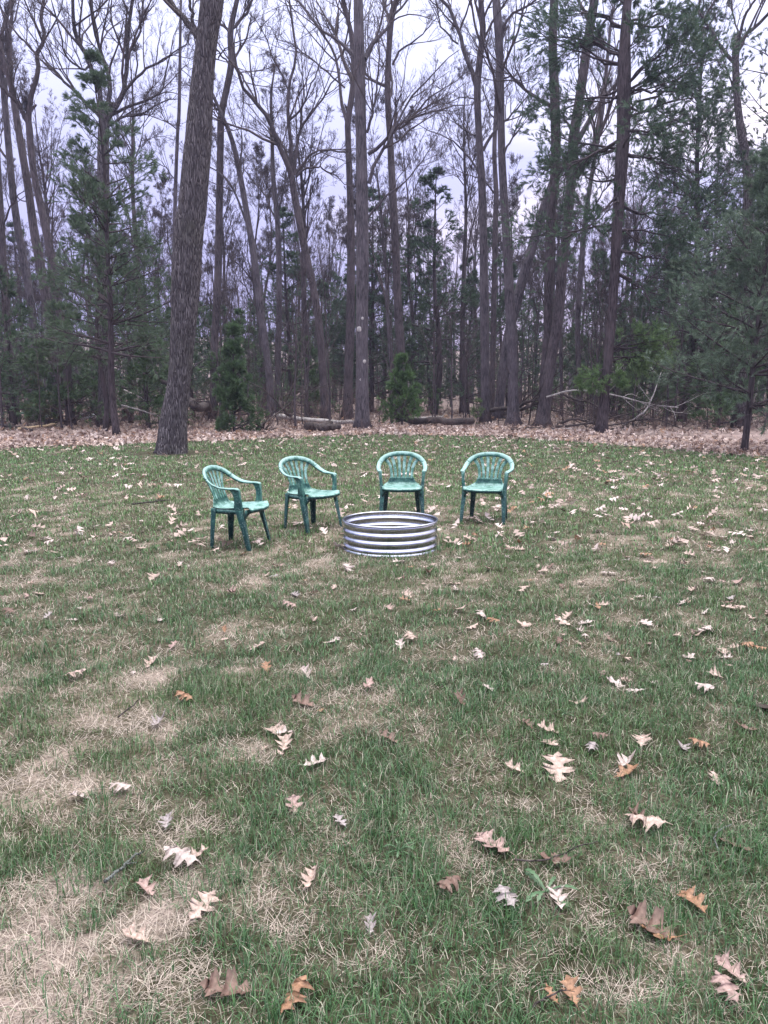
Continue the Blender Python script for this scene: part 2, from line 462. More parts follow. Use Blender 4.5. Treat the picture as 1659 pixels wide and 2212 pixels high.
tag(obj('lawn_grass', ga.mesh('lawn_grass', M_grass, False, True)), 'short patchy lawn grass, green tufts among dry straw', 'grass', kind='stuff')

# ------------------------------------------------------------------ branching
def spawn(P, Rad, n, lf, ang, K, up=0.25, wig=0.12, rf=0.55, t0=0.3, t1=1.0, rmin=0.003, lmin=0.12):
    """n children on every polyline of P (N,K0,3)"""
    N, K0, _ = P.shape
    seg = np.linalg.norm(np.diff(P, axis=1), axis=2).sum(1)
    pi = np.repeat(np.arange(N), n); M = len(pi)
    t = rng.uniform(t0, t1, M)
    f = t * (K0 - 1); i0 = np.minimum(f.astype(int), K0 - 2); fr = (f - i0)[:, None]
    A, B = P[pi, i0], P[pi, i0 + 1]
    pos = A * (1 - fr) + B * fr
    tan = nrm(B - A)
    r = Rad[pi, i0] * (1 - fr[:, 0]) + Rad[pi, i0 + 1] * fr[:, 0]
    q = rng.normal(size=(M, 3)); q = nrm(q - (q * tan).sum(1, keepdims=True) * tan)
    a = np.radians(rng.uniform(ang[0], ang[1], M))[:, None]
    d = nrm(tan * np.cos(a) + q * np.sin(a) + np.array([0, 0, up]))
    L = np.maximum(seg[pi] * lf * rng.uniform(0.55, 1.2, M) * (1.2 - 0.65 * t), lmin)
    out = [pos]; step = (L / (K - 1))[:, None]
    for k in range(K - 1):
        d = nrm(d + rng.normal(size=(M, 3)) * wig + np.array([0, 0, up * 0.22]))
        pos = pos + d * step; out.append(pos)
    C = np.stack(out, 1)
    r0 = np.maximum(r * rf, rmin)
    CR = r0[:, None] * np.linspace(1, 0.4, K)[None] 
    return C, np.maximum(CR, rmin * 0.6)

def fine_crown(acc, P, Rad, counts, sides=(4, 3, 3, 3), lfs=(0.55, 0.55, 0.5, 0.5), up=0.25, rmin=0.0035, wig=0.14, off=None):
    for lv, n in enumerate(counts):
        K = (6, 5, 4, 3)[min(lv, 3)]
        P, Rad = spawn(P, Rad, n, lfs[min(lv, 3)], (22, 58), K, up, wig, 0.6, 0.22, 1.0, rmin)
        if lv == len(counts) - 1: V, pol = ribbons(P, Rad * 1.25)
        elif lv == len(counts) - 2: V, pol = tubes(P[:, [0, 1, -1]], Rad[:, [0, 1, -1]], 3)
        else: V, pol = tubes(P, Rad, sides[min(lv, 3)])
        acc.add(V, pol)

def trunk_mesh(path, sides=12, K=40, flare=1.5, rough=0.05, ridges=0.0):
    """path rows x,y,z,r -> tapered, slightly uneven trunk"""
    p = crom(path, K)
    P, r = p[:, :3], np.maximum(p[:, 3], 0.004)
    h = P[:, 2] - P[0, 2]
    r = r * (1 + (flare - 1) * np.exp(-h / 0.28))
    V, pol = tubes(P[None], r[None], sides, True)
    ang = np.arange(sides) * 2 * math.pi / sides
    s = fbm(np.cos(ang)[None] * 1.7 + h[:, None] * 0.9 + 10, np.sin(ang)[None] * 1.7 + 20 + h[:, None] * 0.35, 3)
    k = 1 + (s - 0.5) * 2 * rough + np.cos(ang[None] * 4 + 1.3) * np.exp(-np.maximum(h, 0)[:, None] / 0.22) * 0.13
    if ridges:
        nr = sides / 4.0
        warp = fbm(ang[None] * 2 + 5, h[:, None] * 1.6 + 3, 3) * 9
        rg = np.abs(np.sin(ang[None] * nr / 2 + warp)) 
        brk = fbm(ang[None] * 9, h[:, None] * 7, 2)
        k = k + ridges * (rg - 0.6) * (0.6 + 0.8 * brk)
        lobes = np.cos(ang[None] * 5 + 0.7) * np.exp(-h[:, None] / 0.35) * 0.12
        k = k + lobes
    C = np.repeat(P, sides, 0)
    V = C + (V - C) * k.reshape(-1, 1)
    return V, pol, P, r

def px_path(pts, depth, lean=0.0):
    """(x, y, width) in picture units at a distance -> rows of x,y,z,radius; the first point stands on the ground"""
    out = []
    for k, (x, y, w) in enumerate(pts):
        p = at(x, y, depth + lean * k)
        if k == 0: p[2] = float(floor_z(p[0], p[1])) - 0.05
        out.append([*p, w * 0.5 / F * depth * 1.02])
    return np.array(out)

def bare_tree(label, depth, path, limbs=(), mat_=None, top=3.0, counts=(6, 6, 5, 4), auto=6, auto_from=0.5, group=None, sides=12, name='bare_tree', ridges=0.0, K=40, flare=1.5, rmin=0.0035):
    P = px_path(path, depth)
    d = nrm(P[-1, :3] - P[-2, :3])
    P = np.concatenate([P, [[*(P[-1, :3] + d * top), P[-1, 3] * 0.7]], [[*(P[-1, :3] + d * top * 1.9 + np.array([0.25, 0.3, 0])), P[-1, 3] * 0.3]]])
    V, pol, TP, TR = trunk_mesh(P, sides, K, flare, ridges=ridges)
    base = np.array([P[0, 0], P[0, 1], P[0, 2]])
    e = thing(name, label, 'tree', base, 0, group)
    m = mat_ or M_bark
    obj('trunk', mesh('trunk', V - base, pol, True, mats=[m]), e)
    lim_P, lim_R = [], []
    for lb in limbs:
        pts, w0, w1 = lb
        n = len(pts)
        dz = rng.uniform(-1, 1) * 0.9
        rows = [[*at(x, y, depth + dz * k / (n - 1) * (n * 0.35)), (w0 + (w1 - w0) * k / (n - 1)) * 0.5 / F * depth] for k, (x, y) in enumerate(pts)]
        c = crom(rows, 12)
        c[1:-1, :3] += rng.normal(size=(10, 3)) * 0.02
        d = nrm(c[-1, :3] - c[-2, :3])
        ext = [[*(c[-1, :3] + d * 0.5 * (j + 1) + rng.normal(size=3) * 0.08), c[-1, 3] * (0.8 - 0.2 * j)] for j in range(3)]
        c = np.concatenate([c, ext])
        V, pol = tubes(c[None, :, :3], c[None, :, 3], 7)
        obj('limb', mesh('limb', V - base, pol, True, mats=[m]), e)
        lim_P.append(c[:, :3]); lim_R.append(c[:, 3])
    acc = Acc()
    src_P, src_R = [], []
    if auto:
        i0 = int(len(TP) * auto_from)
        sub = TP[i0:][None]; subR = TR[i0:][None]
        aP, aR = spawn(sub, subR, auto, 0.38, (28, 55), 15, 0.3, 0.1, 0.42, 0.05, 1.0, 0.012)
        V, pol = tubes(aP, aR, 5); acc.add(V, pol)
        src_P.append(aP); src_R.append(aR)
    if lim_P:
        src_P.append(np.stack(lim_P)); src_R.append(np.stack(lim_R))
    if src_P:
        fine_crown(acc, np.concatenate(src_P), np.concatenate(src_R), counts, rmin=rmin)
        tag(obj('crown', acc.mesh('crown', M_twig, True, off=base), e), kind='stuff')
    return e

# the big leaning oak that stands in the lawn
bare_tree('big leaning oak with deeply furrowed grey bark standing in the lawn edge', 18.5,
          [(371, 982, 62), (375, 906, 55), (387, 823, 47), (397, 690, 51), (402, 590, 58), (409, 490, 58), (415, 450, 56), (428, 300, 52), (440, 150, 42), (450, 67, 41), (459, 0, 44)],
          [([(430, 82), (400, 43), (367, 0), (340, -40)], 15, 8), ([(425, 74), (415, 33), (408, 0), (402, -50)], 8, 5), ([(455, 150), (475, 120), (500, 95)], 4, 2)],
          M_oak, top=2.5, auto=4, auto_from=0.85, sides=72, ridges=0.055, K=170, flare=1.12, name='oak_tree', counts=(5, 5, 5, 4))
t2_ = bare_tree('tall straight trunk with pruned-branch scars at the leaf-strewn woodland edge', 29.3,
          [(783, 930, 30), (782, 800, 26), (782, 690, 25), (783, 490, 25), (780, 300, 22), (777, 167, 22), (774, 0, 18)],
          [([(795, 333), (836, 300), (853, 277), (900, 250), (953, 237)], 8, 3), ([(797, 397), (810, 353), (833, 317), (846, 293), (886, 213), (920, 177)], 8, 3),
           ([(793, 287), (806, 240), (813, 187), (820, 120)], 6, 3), ([(788, 127), (800, 100), (830, 67), (845, 40), (880, 0)], 9, 4), ([(794, 473), (840, 417), (880, 388), (923, 330)], 5, 2),
           ([(766, 120), (740, 95), (690, 60), (650, 10)], 7, 3)], M_bark, sides=16)
for (px, py, r_) in [(776, 711, 0.085), (783, 688, 0.05), (787, 781, 0.06), (779, 820, 0.04)]:
    p = at(px, py, 29.3 - 0.205) - np.array(t2_.location)
    a_ = np.linspace(0, 2 * math.pi, 14, endpoint=False)
    rg_ = np.stack([np.stack([np.cos(a_) * r_ * q, np.full(14, d_), np.sin(a_) * r_ * 1.15 * q], -1) + p for q, d_ in ((1.1, 0.10), (1.05, -0.012), (0.7, -0.03), (0.1, -0.02))])
    V, pol = sweep(rg_)
    obj('branch_scar', mesh('branch_scar', V, pol, True, mats=[M_pale]), t2_)
bare_tree('bare tree close behind the pruned trunk, forking high into two stems', 38,
          [(750, 908, 22), (753, 800, 19), (757, 690, 18), (758, 490, 15), (752, 300, 12), (752, 262, 12), (764, 167, 11), (760, 83, 10), (746, 20, 8)],
          [([(750, 265), (738, 225), (733, 170), (720, 110), (686, 57), (650, 7)], 8, 3), ([(745, 190), (700, 150), (650, 110), (625, 92)], 4, 2), ([(756, 180), (790, 130), (820, 60), (835, 0)], 6, 3),
           ([(752, 330), (715, 325), (690, 330), (668, 345)], 4, 2)], M_bark2)
bare_tree('bare grey tree whose heavy low limb swings across its neighbour', 40,
          [(869, 904, 19), (866, 757, 18), (861, 690, 17), (857, 600, 16), (853, 500, 16), (845, 350, 14), (843, 300, 13), (837, 190, 12), (843, 67, 11), (850, 20, 12), (860, -10, 10)],
          [([(837, 187), (812, 178), (792, 162), (770, 130), (745, 105)], 7, 3), ([(848, 140), (866, 107), (900, 85), (925, 60)], 5, 2), ([(850, 283), (880, 265), (925, 215), (960, 190)], 6, 2),
           ([(845, 67), (838, 35), (828, 0)], 7, 4)], M_bark2)
bare_tree('bare tree with a pale wide Y fork behind the long fallen log', 34,
          [(1049, 911, 20), (1048, 800, 19), (1046, 640, 18), (1044, 500, 16), (1041, 400, 16), (1035, 300, 14), (1031, 200, 14), (1036, 133, 13), (1043, 67, 12), (1040, 20, 11)],
          [([(1030, 190), (1018, 150), (1003, 117), (990, 67), (970, 20), (946, -10)], 10, 6), ([(1040, 380), (1020, 350), (985, 310), (950, 290)], 6, 2), ([(1026, 293), (1003, 280), (983, 263)], 4, 2),
           ([(1044, 325), (1070, 280), (1093, 260), (1125, 225)], 7, 3), ([(990, 95), (955, 60), (945, 20), (940, -20)], 4, 2), ([(1031, 215), (1000, 210), (960, 225)], 3, 1.5)], M_bark)
bare_tree('smooth grey trunk bending gently beside the twin-trunk tree', 32.6,
          [(1109, 920, 27), (1108, 840, 22), (1103, 690, 21), (1098, 590, 19), (1093, 490, 17), (1086, 380, 16), (1083, 300, 15), (1080, 133, 15), (1074, 30, 17), (1070, -20, 14)],
          [([(1086, 60), (1106, 32), (1150, 5), (1190, -30)], 6, 3), ([(1084, 170), (1106, 167), (1125, 185)], 4, 2), ([(1080, 280), (1060, 240), (1045, 200)], 4, 2), ([(1090, 330), (1110, 290), (1135, 240)], 5, 2)], M_bark, sides=14)
bare_tree('front stem of the twin-trunk tree, curving away to one side', 32.0,
          [(1172, 922, 31), (1176, 880, 26), (1183, 823, 24), (1195, 750, 22), (1205, 690, 22), (1214, 590, 20), (1225, 490, 19), (1233, 400, 20), (1239, 300, 21), (1254, 200, 19), (1268, 100, 18), (1284, 0, 17)],
          [([(1241, 290), (1222, 262), (1210, 250)], 6, 3), ([(1262, 130), (1300, 60), (1330, 20)], 7, 3)], M_bark2, auto=4, sides=14)
bare_tree('rear stem of the twin-trunk tree, straight and carrying one pale limb', 32.6,
          [(1166, 919, 20), (1172, 850, 17), (1178, 770, 17), (1184, 690, 17), (1189, 490, 19), (1197, 400, 20), (1201, 333, 20), (1198, 200, 19), (1194, 100, 17), (1197, 0, 16)],
          [([(1193, 233), (1160, 212), (1125, 185), (1106, 167), (1085, 140)], 8, 3)], M_bark2, auto=3, sides=14)
bare_tree('dead-looking trunk leaning steeply behind the twin-trunk tree', 37,
          [(1075, 909, 20), (1092, 760, 20), (1119, 640, 20), (1153, 523, 19), (1186, 417, 18), (1220, 350, 15), (1256, 290, 11)], [], M_bark, top=1.5, auto=3, auto_from=0.7)
bare_tree('crooked bare oak behind the wispy young pine', 31,
          [(1598, 920, 24), (1606, 740, 20), (1610, 600, 19), (1616, 480, 20), (1618, 400, 20), (1608, 320, 17), (1600, 280, 15), (1591, 200, 13), (1589, 133, 13)],
          [([(1589, 137), (1597, 100), (1620, 67), (1659, 33), (1690, 0)], 10, 5), ([(1595, 105), (1607, 40), (1636, -10)], 7, 4), ([(1588, 137), (1563, 110), (1536, 67), (1509, 23), (1520, -10)], 8, 4),
           ([(1590, 205), (1570, 150), (1562, 120)], 4, 2)], M_oak, top=0.6, auto=0)
bare_tree('spreading candelabra oak rising behind the dense dark pine', 32,
          [(226, 918, 28), (226, 700, 25), (225, 500, 24), (223, 333, 23), (224, 262, 20)],
          [([(222, 262), (213, 200), (193, 133), (165, 75), (157, 43), (157, -10)], 11, 6), ([(220, 258), (180, 215), (147, 183), (110, 143), (90, 115)], 8, 3), ([(226, 262), (236, 190), (228, 140), (213, 100), (205, 50), (197, -10)], 10, 5),
           ([(228, 265), (252, 225), (270, 190), (273, 140), (277, 66), (287, -10)], 12, 6), ([(258, 215), (290, 172), (335, 140), (375, 113)], 7, 3), ([(240, 248), (290, 225), (345, 200), (362, 140)], 7, 3),
           ([(232, 275), (262, 255), (313, 243)], 6, 4), ([(195, 140), (180, 150), (145, 125), (130, 70)], 5, 3), ([(275, 120), (300, 70), (310, 0)], 6, 3)], M_oak, top=0.4, auto=0, counts=(6, 6, 5, 5))
for (lab, d, path, lb) in [
    ('bare stem of the leaning trio, the one forking into a tall curved limb', 33, [(153, 916, 18), (143, 790, 17), (128, 673, 16), (113, 573, 16), (100, 500, 16), (72, 367, 13), (63, 275, 13)],
     [([(62, 270), (66, 210), (84, 152), (79, 120), (93, 90), (91, 40), (96, -10)], 11, 6), ([(62, 268), (40, 225), (20, 205), (-5, 180)], 9, 5), ([(79, 120), (55, 92), (28, 62), (10, 30)], 5, 3)]),
    ('bare stem of the leaning trio, the middle one passing behind pine boughs', 35, [(123, 910, 20), (112, 740, 19), (100, 656, 18), (87, 573, 18), (73, 495, 17), (60, 400, 15), (43, 300, 14), (27, 200, 12), (18, 165, 11)],
     [([(20, 170), (8, 140), (-20, 110)], 8, 4), ([(28, 215), (22, 100), (25, 0)], 8, 5)]),
    ('bare stem of the leaning trio, the outer one nearest the tarp bundles', 37, [(85, 905, 17), (78, 790, 16), (72, 703, 16), (67, 656, 16), (50, 556, 15), (40, 500, 15), (30, 433, 14), (20, 333, 13), (10, 217, 12)],
     [([(11, 225), (18, 150), (14, 60), (22, -10)], 8, 5), ([(28, 420), (55, 435), (75, 420)], 3, 2)]),
    ('grey bare tree beyond the trio with branches hanging past the tarp bundles', 36, [(32, 908, 17), (22, 790, 15), (10, 623, 14), (3, 490, 14), (-6, 350, 13), (-14, 200, 12)], [([(5, 500), (20, 450), (40, 420)], 5, 2)]),
    ('bare tree with a dark straight trunk just behind the big leaning oak', 38, [(462, 908, 17), (463, 756, 16), (470, 623, 16), (473, 490, 15), (476, 330, 14), (478, 250, 14), (490, 190, 13), (500, 133, 13), (498, 67, 12), (510, 10, 9)],
     [([(478, 250), (462, 225), (445, 205)], 6, 3), ([(500, 130), (525, 168), (553, 215)], 5, 3), ([(500, 70), (480, 55), (466, 40), (452, 10)], 6, 3), ([(503, 60), (530, 30), (550, -10)], 7, 4), ([(498, 140), (470, 110), (460, 80)], 4, 2)]),
    ('bare tree leaning sideways with a long bow in its upper trunk', 37, [(588, 906, 16), (580, 800, 15), (570, 723, 15), (553, 590, 14), (543, 518, 13), (513, 350, 11), (495, 285, 9), (480, 250, 7)], [([(530, 430), (520, 380), (523, 300)], 6, 3), ([(545, 510), (500, 400), (470, 370)], 5, 3)]),
    ('bare oak with a broad fan of fine limbs between the leaning trees', 36, [(704, 909, 18), (693, 740, 16), (680, 640, 15), (666, 573, 15), (651, 500, 15), (636, 420, 14), (631, 385, 13)],
     [([(630, 385), (620, 350), (600, 310), (580, 260), (553, 220), (525, 190), (510, 140)], 12, 5), ([(629, 382), (618, 330), (598, 290), (575, 250)], 6, 3), ([(632, 382), (628, 300), (622, 255), (625, 180), (640, 120), (625, 0)], 9, 4),
      ([(635, 378), (645, 300), (660, 260), (690, 225), (715, 180)], 7, 3), ([(638, 378), (665, 340), (690, 325), (745, 322)], 6, 2), ([(640, 382), (660, 365), (690, 360), (705, 370)], 5, 3), ([(625, 260), (650, 235), (670, 190), (690, 140)], 5, 2)]),
    ('narrow upright bare tree in the gap beside the leaning trees', 41, [(597, 902, 13), (603, 656, 12), (600, 490, 11), (590, 380, 9), (588, 300, 7)], [([(600, 480), (570, 420), (545, 390)], 4, 2), ([(598, 470), (615, 400), (618, 330)], 5, 2)]),
    ('whip-thin bare tree rising straight beside the big leaning oak', 33, [(381, 914, 9), (378, 700, 8), (377, 500, 8), (383, 300, 7), (387, 233, 7), (390, 43, 5), (391, 0, 4)], [([(383, 280), (355, 255), (340, 215)], 2.5, 1.5), ([(384, 395), (360, 365), (330, 345)], 2.5, 1.5)]),
    ('slim bare tree behind the wide Y fork with drooping fine twigs', 42, [(1062, 901, 12), (1066, 700, 11), (1070, 490, 11), (1072, 420, 10), (1068, 330, 9), (1072, 230, 8)], [([(1070, 420), (1050, 395), (1020, 380)], 4, 2)]),
    ('bare tree between the twin trunks and the tall white pine, forking low', 40, [(1255, 904, 12), (1248, 700, 11), (1262, 500, 11), (1275, 400, 9), (1300, 250, 8), (1310, 150, 7)], [([(1265, 490), (1300, 420), (1330, 380)], 4, 2)]),
    ]:
    nl = len(lb)
    bare_tree(lab, d, path, lb, M_bark2 if rng.random() < 0.5 else M_bark, top=(0.5 if 'trio, the one' in lab or 'broad fan' in lab else 2.0), auto=(0 if 'broad fan' in lab else 3), auto_from=0.6, counts=(6, 6, 5, 4))

# ------------------------------------------------------------------ pines
def needles(acc, P, D, n, L, w, base, spread=0.9, droop=0.0):
    M = len(P)
    P = np.repeat(P, n, 0); D = np.repeat(D, n, 0)
    tint = np.repeat(rng.random((M, 1)), n, 0)
    q = nrm(rng.normal(size=(M * n, 3)))
    d = nrm(D + q * spread * rng.uniform(0.4, 1.0, (M * n, 1)) + np.array([0, 0, -droop]))
    s = nrm(np.cross(d, nrm(rng.normal(size=(M * n, 3)))))
    l = L * rng.uniform(0.7, 1.15, (M * n, 1))
    p = P + D * rng.uniform(-0.06, 0.05, (M * n, 1))
    V = np.stack([p - s * w / 2, p + s * w / 2, p + d * l], 1).reshape(-1, 3)
    c = np.asarray(base)[None] * (0.65 + 0.7 * tint) + np.array([0.02, 0.012, -0.002]) * (rng.random((M * n, 1)) - 0.3)
    acc.add(V, [np.arange(M * n * 3).reshape(-1, 3)], np.repeat(np.maximum(c, 0.005), 3, 0))

def pine_parts(H, r0, whorls, z0, spread, colr, nb=5, tuft_n=11, nL=0.12, nw=0.011, sub=7, sub2=3, rise=0.18, top_taper=0.9, path=None, keep=1.0, tufts=2, wisp=1.0):
    """returns trunk rows and meshes data for boughs and needles in local metres"""
    if path is None:
        k = np.linspace(0, 1, 9)
        path = np.stack([0.04 * H * (vnoise(k * 3 + rng.random() * 50, k * 0) - 0.5), 0.04 * H * (vnoise(k * 3 + rng.random() * 50, k * 0 + 9) - 0.5), k * H, r0 * (1 - k) ** 0.85 + 0.006], -1)
        path[0, :2] = 0
    zs = z0 + (H - z0) * np.linspace(0, 0.95, whorls) + rng.normal(size=whorls) * 0.08
    Ps, Rs = [], []
    hp = path[:, 2]
    for z in zs:
        t = (z - z0) / (H - z0)
        for j in range(nb):
            if rng.random() > keep * (1 - 0.45 * t): continue
            a = rng.uniform(0, 2 * math.pi)
            L = spread * ((1 - t) ** top_taper * rng.uniform(0.45, 1.25) + 0.07)
            c = np.array([np.interp(z, hp, path[:, 0]), np.interp(z, hp, path[:, 1]), z])
            el = rise + 0.7 * t + rng.normal() * 0.12
            d = np.array([math.cos(a) * math.cos(el), math.sin(a) * math.cos(el), math.sin(el)])
            pts = [c]
            for s in range(7):
                d = nrm(d + rng.normal(size=3) * 0.07 + np.array([0, 0, 0.035 - 0.05 * (s < 3)]))
                pts.append(pts[-1] + d * L / 7)
            Ps.append(np.array(pts)); Rs.append(np.linspace(0.010 + 0.011 * L, 0.004, 8))
    return path, np.array(Ps), np.array(Rs)

def boughs_and_needles(Ps, Rs, colr, sub=7, sub2=3, tuft_n=11, nL=0.12, nw=0.011, tufts=2, lf=0.42, spread=0.9):
    wood, fol = Acc(), Acc()
    V, pol = tubes(Ps, Rs, 4); wood.add(V, pol)
    P1, R1 = spawn(Ps, Rs, sub, lf, (30, 62), 5, 0.05, 0.1, 0.5, 0.28, 1.0, 0.003, 0.1)
    V, pol = tubes(P1[:, ::2], R1[:, ::2], 3); wood.add(V, pol)
    allP = [Ps[:, -3:], P1]
    if sub2:
        P2, R2 = spawn(P1, R1, sub2, 0.55, (25, 55), 3, 0.08, 0.1, 0.6, 0.3, 1.0, 0.0025, 0.08)
        V, pol = ribbons(P2, R2); wood.add(V, pol)
        allP.append(P2)
    for k, Q in enumerate(allP):
        K = Q.shape[1]
        for j in range(tufts if k else tufts + 1):
            t = 1.0 if j == 0 else rng.uniform(0.45, 0.95)
            f = t * (K - 1); i0 = min(int(f), K - 2); fr = f - i0
            p = Q[:, i0] * (1 - fr) + Q[:, i0 + 1] * fr
            d = nrm(Q[:, i0 + 1] - Q[:, i0])
            needles(fol, p, d, tuft_n, nL, nw, colr, spread)
    return wood, fol

G_DK, G_MD, G_BL = (0.080, 0.128, 0.076), (0.085, 0.140, 0.070), (0.108, 0.162, 0.112)
def pine(label, loc, H, r0, whorls, z0, spread, colr=G_MD, group=None, name='pine_tree', path=None, link=True, extra=None, **k):
    bk = {a: k.pop(a) for a in ('sub', 'sub2', 'tuft_n', 'nL', 'nw', 'tufts', 'lf') if a in k}
    path, Ps, Rs = pine_parts(H, r0, whorls, z0, spread, colr, path=path, **k)
    if extra is not None:
        Ps = np.concatenate([Ps, extra[0]]); Rs = np.concatenate([Rs, extra[1]])
    wood, fol = boughs_and_needles(Ps, Rs, colr, **bk)
    e = thing(name, label, 'pine tree', loc, 0, group)
    rows = path.copy(); rows[0, 2] -= 0.06
    V, pol, _, _ = trunk_mesh(rows, 10, 30, 1.25)
    obj('trunk', mesh('trunk', V, pol, True, mats=[M_pinebark]), e)
    tag(obj('boughs', wood.mesh('boughs', M_pinebark, True), e), kind='stuff')
    tag(obj('crown', fol.mesh('crown', M_needle, False, True), e), kind='stuff')
    return e

def boughs_px(lines, depth, base, w=4.0, dz=1.2):
    Ps, Rs = [], []
    for pts in lines:
        n = len(pts); s = rng.uniform(-dz, dz)
        c = crom([at(x, y, depth + s * j / (n - 1)) for j, (x, y) in enumerate(pts)], 8) - np.asarray(base)
        c[1:] += rng.normal(size=(7, 3)) * 0.03
        Ps.append(c); Rs.append(np.linspace(w * 0.5 / F * depth, 0.006, 8))
    return np.array(Ps), np.array(Rs)

# dense dark pine pair in front of the candelabra oak
b = ground(253, 943); pine('taller dark white pine of the pair, its trunk rising from the leaf litter', b, 11.6, 0.115, 22, 2.6, 2.75, G_DK, nb=5, sub=8, sub2=3, tuft_n=14, nL=0.14, nw=0.012, tufts=2)
b = ground(228, 931); pine('shorter dark pine of the pair, with dead lower twigs on its trunk', b, 8.6, 0.095, 15, 2.6, 2.7, G_DK, nb=5, sub=8, sub2=3, tuft_n=10, nL=0.14, nw=0.018)
b = ground(868, 919); pine('small bright green young pine growing by the fallen logs', b, 2.95, 0.035, 13, 0.2, 1.0, (0.095, 0.175, 0.065), nb=6, sub=7, sub2=3, tuft_n=9, nL=0.13, nw=0.020, rise=0.35)
b = ground(507, 936); pine('narrow young pine standing beside the big leaning oak', b, 3.6, 0.04, 15, 0.15, 0.85, (0.078, 0.140, 0.065), nb=6, sub=7, sub2=3, tuft_n=9, nL=0.12, nw=0.018, rise=0.3)
b = ground(1030, 918); pine('knee-high pine seedling sprouting at the end of the dark log', b, 1.1, 0.015, 6, 0.1, 0.45, (0.095, 0.17, 0.06), nb=4, sub=4, sub2=1, tuft_n=10, nL=0.09, nw=0.009)
b = ground(84, 917); pine('small yellowish pine sapling in front of the tarp bundles', b, 2.0, 0.02, 7, 0.1, 0.75, (0.12, 0.135, 0.055), nb=5, sub=6, sub2=2, tuft_n=9, nL=0.12, nw=0.016)
b = ground(20, 915); pine('low bushy pine beside the tarp bundles at the edge of the woods', b, 2.6, 0.03, 8, 0.2, 1.0, G_MD, nb=5, sub=5, sub2=2, tuft_n=10)
# the tall white pine with shelves of dark foliage
d8 = 27.2
pth = px_path([(1298, 938, 28), (1307, 843, 20), (1318, 723, 20), (1328, 590, 20), (1333, 490, 22), (1346, 300, 27), (1348, 167, 28), (1350, 90, 22), (1356, 0, 16)], d8)
b8 = pth[0, :3].copy(); pth[:, :3] -= b8
pth = np.concatenate([pth, [[*(pth[-1, :3] + np.array([0.2, 0.1, 2.5])), 0.06]]])
ex = boughs_px([[(1345, 190), (1420, 120), (1500, 60)], [(1348, 200), (1450, 150), (1560, 130)], [(1346, 260), (1450, 220), (1545, 205)], [(1343, 330), (1420, 350), (1520, 400)], [(1338, 440), (1400, 470), (1490, 475)],
                [(1335, 500), (1400, 500), (1500, 530)], [(1332, 540), (1400, 555), (1480, 570)], [(1332, 590), (1390, 625), (1470, 660)], 
                [(1346, 140), (1240, 110), (1140, 60)], [(1346, 120), (1230, 80), (1150, 92)], [(1344, 190), (1260, 220), (1160, 255)], [(1340, 300), (1250, 350), (1160, 370)], [(1336, 480), (1240, 500), (1110, 515)], [(1340, 380), (1280, 390), (1210, 330)],
                [(1346, 60), (1280, 30), (1200, 20)], [(1350, 50), (1430, 30), (1480, 10)], [(1338, 420), (1290, 470), (1230, 520)], [(1346, 230), (1390, 240), (1440, 250)], [(1344, 280), (1400, 290), (1470, 300)]], d8, b8, 6.0, 1.6)
ex = (np.repeat(ex[0], 2, 0), np.repeat(ex[1], 2, 0))
ex[0][1::2, 1:] += rng.normal(size=(len(ex[0]) // 2, 7, 3)) * 0.1 + rng.normal(size=(len(ex[0]) // 2, 1, 3)) * np.linspace(0.1, 0.5, 7)[None, :, None]
wp = pine('tall white pine with a bare lower trunk and shelves of dark boughs', b8, 15.5, 0.2, 5, 9.5, 3.2, (0.064, 0.115, 0.070), path=pth, nb=4, extra=ex, sub=14, sub2=4, tuft_n=15, nL=0.16, nw=0.017, tufts=2, lf=0.40, name='white_pine')
lb_ = boughs_px([[(1318, 752), (1380, 742), (1447, 738)], [(1318, 762), (1375, 750), (1435, 756)], [(1318, 775), (1370, 770), (1420, 772)], [(1316, 780), (1350, 785), (1395, 792)], [(1312, 790), (1285, 808), (1254, 826)], [(1312, 800), (1290, 822), (1275, 838)], [(1310, 798), (1335, 812), (1350, 830)], [(1314, 760), (1345, 740), (1400, 728)]], d8, b8, 4.0, 0.9)
lb_ = (np.repeat(lb_[0], 2, 0), np.repeat(lb_[1], 2, 0)); lb_[0][1::2, 1:] += rng.normal(size=(8, 7, 3)) * 0.06 + rng.normal(size=(8, 1, 3)) * np.linspace(0.05, 0.3, 7)[None, :, None]
w_, f_ = boughs_and_needles(lb_[0], lb_[1], (0.115, 0.195, 0.075), sub=12, sub2=4, tuft_n=10, nL=0.15, nw=0.018, lf=0.34)
lbo = tag(obj('low_bough', w_.mesh('low_bough', M_pinebark, True), wp), kind='stuff')
tag(obj('needles', f_.mesh('needles', M_needle, False, True), lbo), kind='stuff')
d9 = 33.5
b9 = ground(1470, 912); wp = pine('dense white pine standing behind the tall pine with shelving boughs', b9, 19.0, 0.2, 30, 3.2, 3.4, (0.064, 0.112, 0.074), nb=6, keep=1.0, sub=9, sub2=3, tuft_n=14, nL=0.16, nw=0.019, top_taper=0.5, name='white_pine')
b9 = ground(1672, 922); wp2 = copy_tree(wp); wp2.location = b9; wp2.rotation_euler = (0, 0, 2.1); wp2['label'] = 'dense dark white pine towering beyond the wispy young pine'

# wispy young pine at the lawn edge
b10 = ground(1607, 977)
kk = np.linspace(0, 1, 9)
pth = np.stack([0.02 + 0.27 * kk ** 1.3, 0 * kk, 7.0 * kk, 0.075 * (1 - kk) ** 0.8 + 0.008], -1); pth[0, 0] = 0
pine('wispy blue-green young pine at the lawn edge, with bare lower stem', b10, 7.0, 0.08, 19, 1.1, 2.35, G_BL, path=pth, nb=5, sub=10, sub2=4, tuft_n=11, nL=0.125, nw=0.011, tufts=2, rise=0.22, name='young_pine', top_taper=0.8)

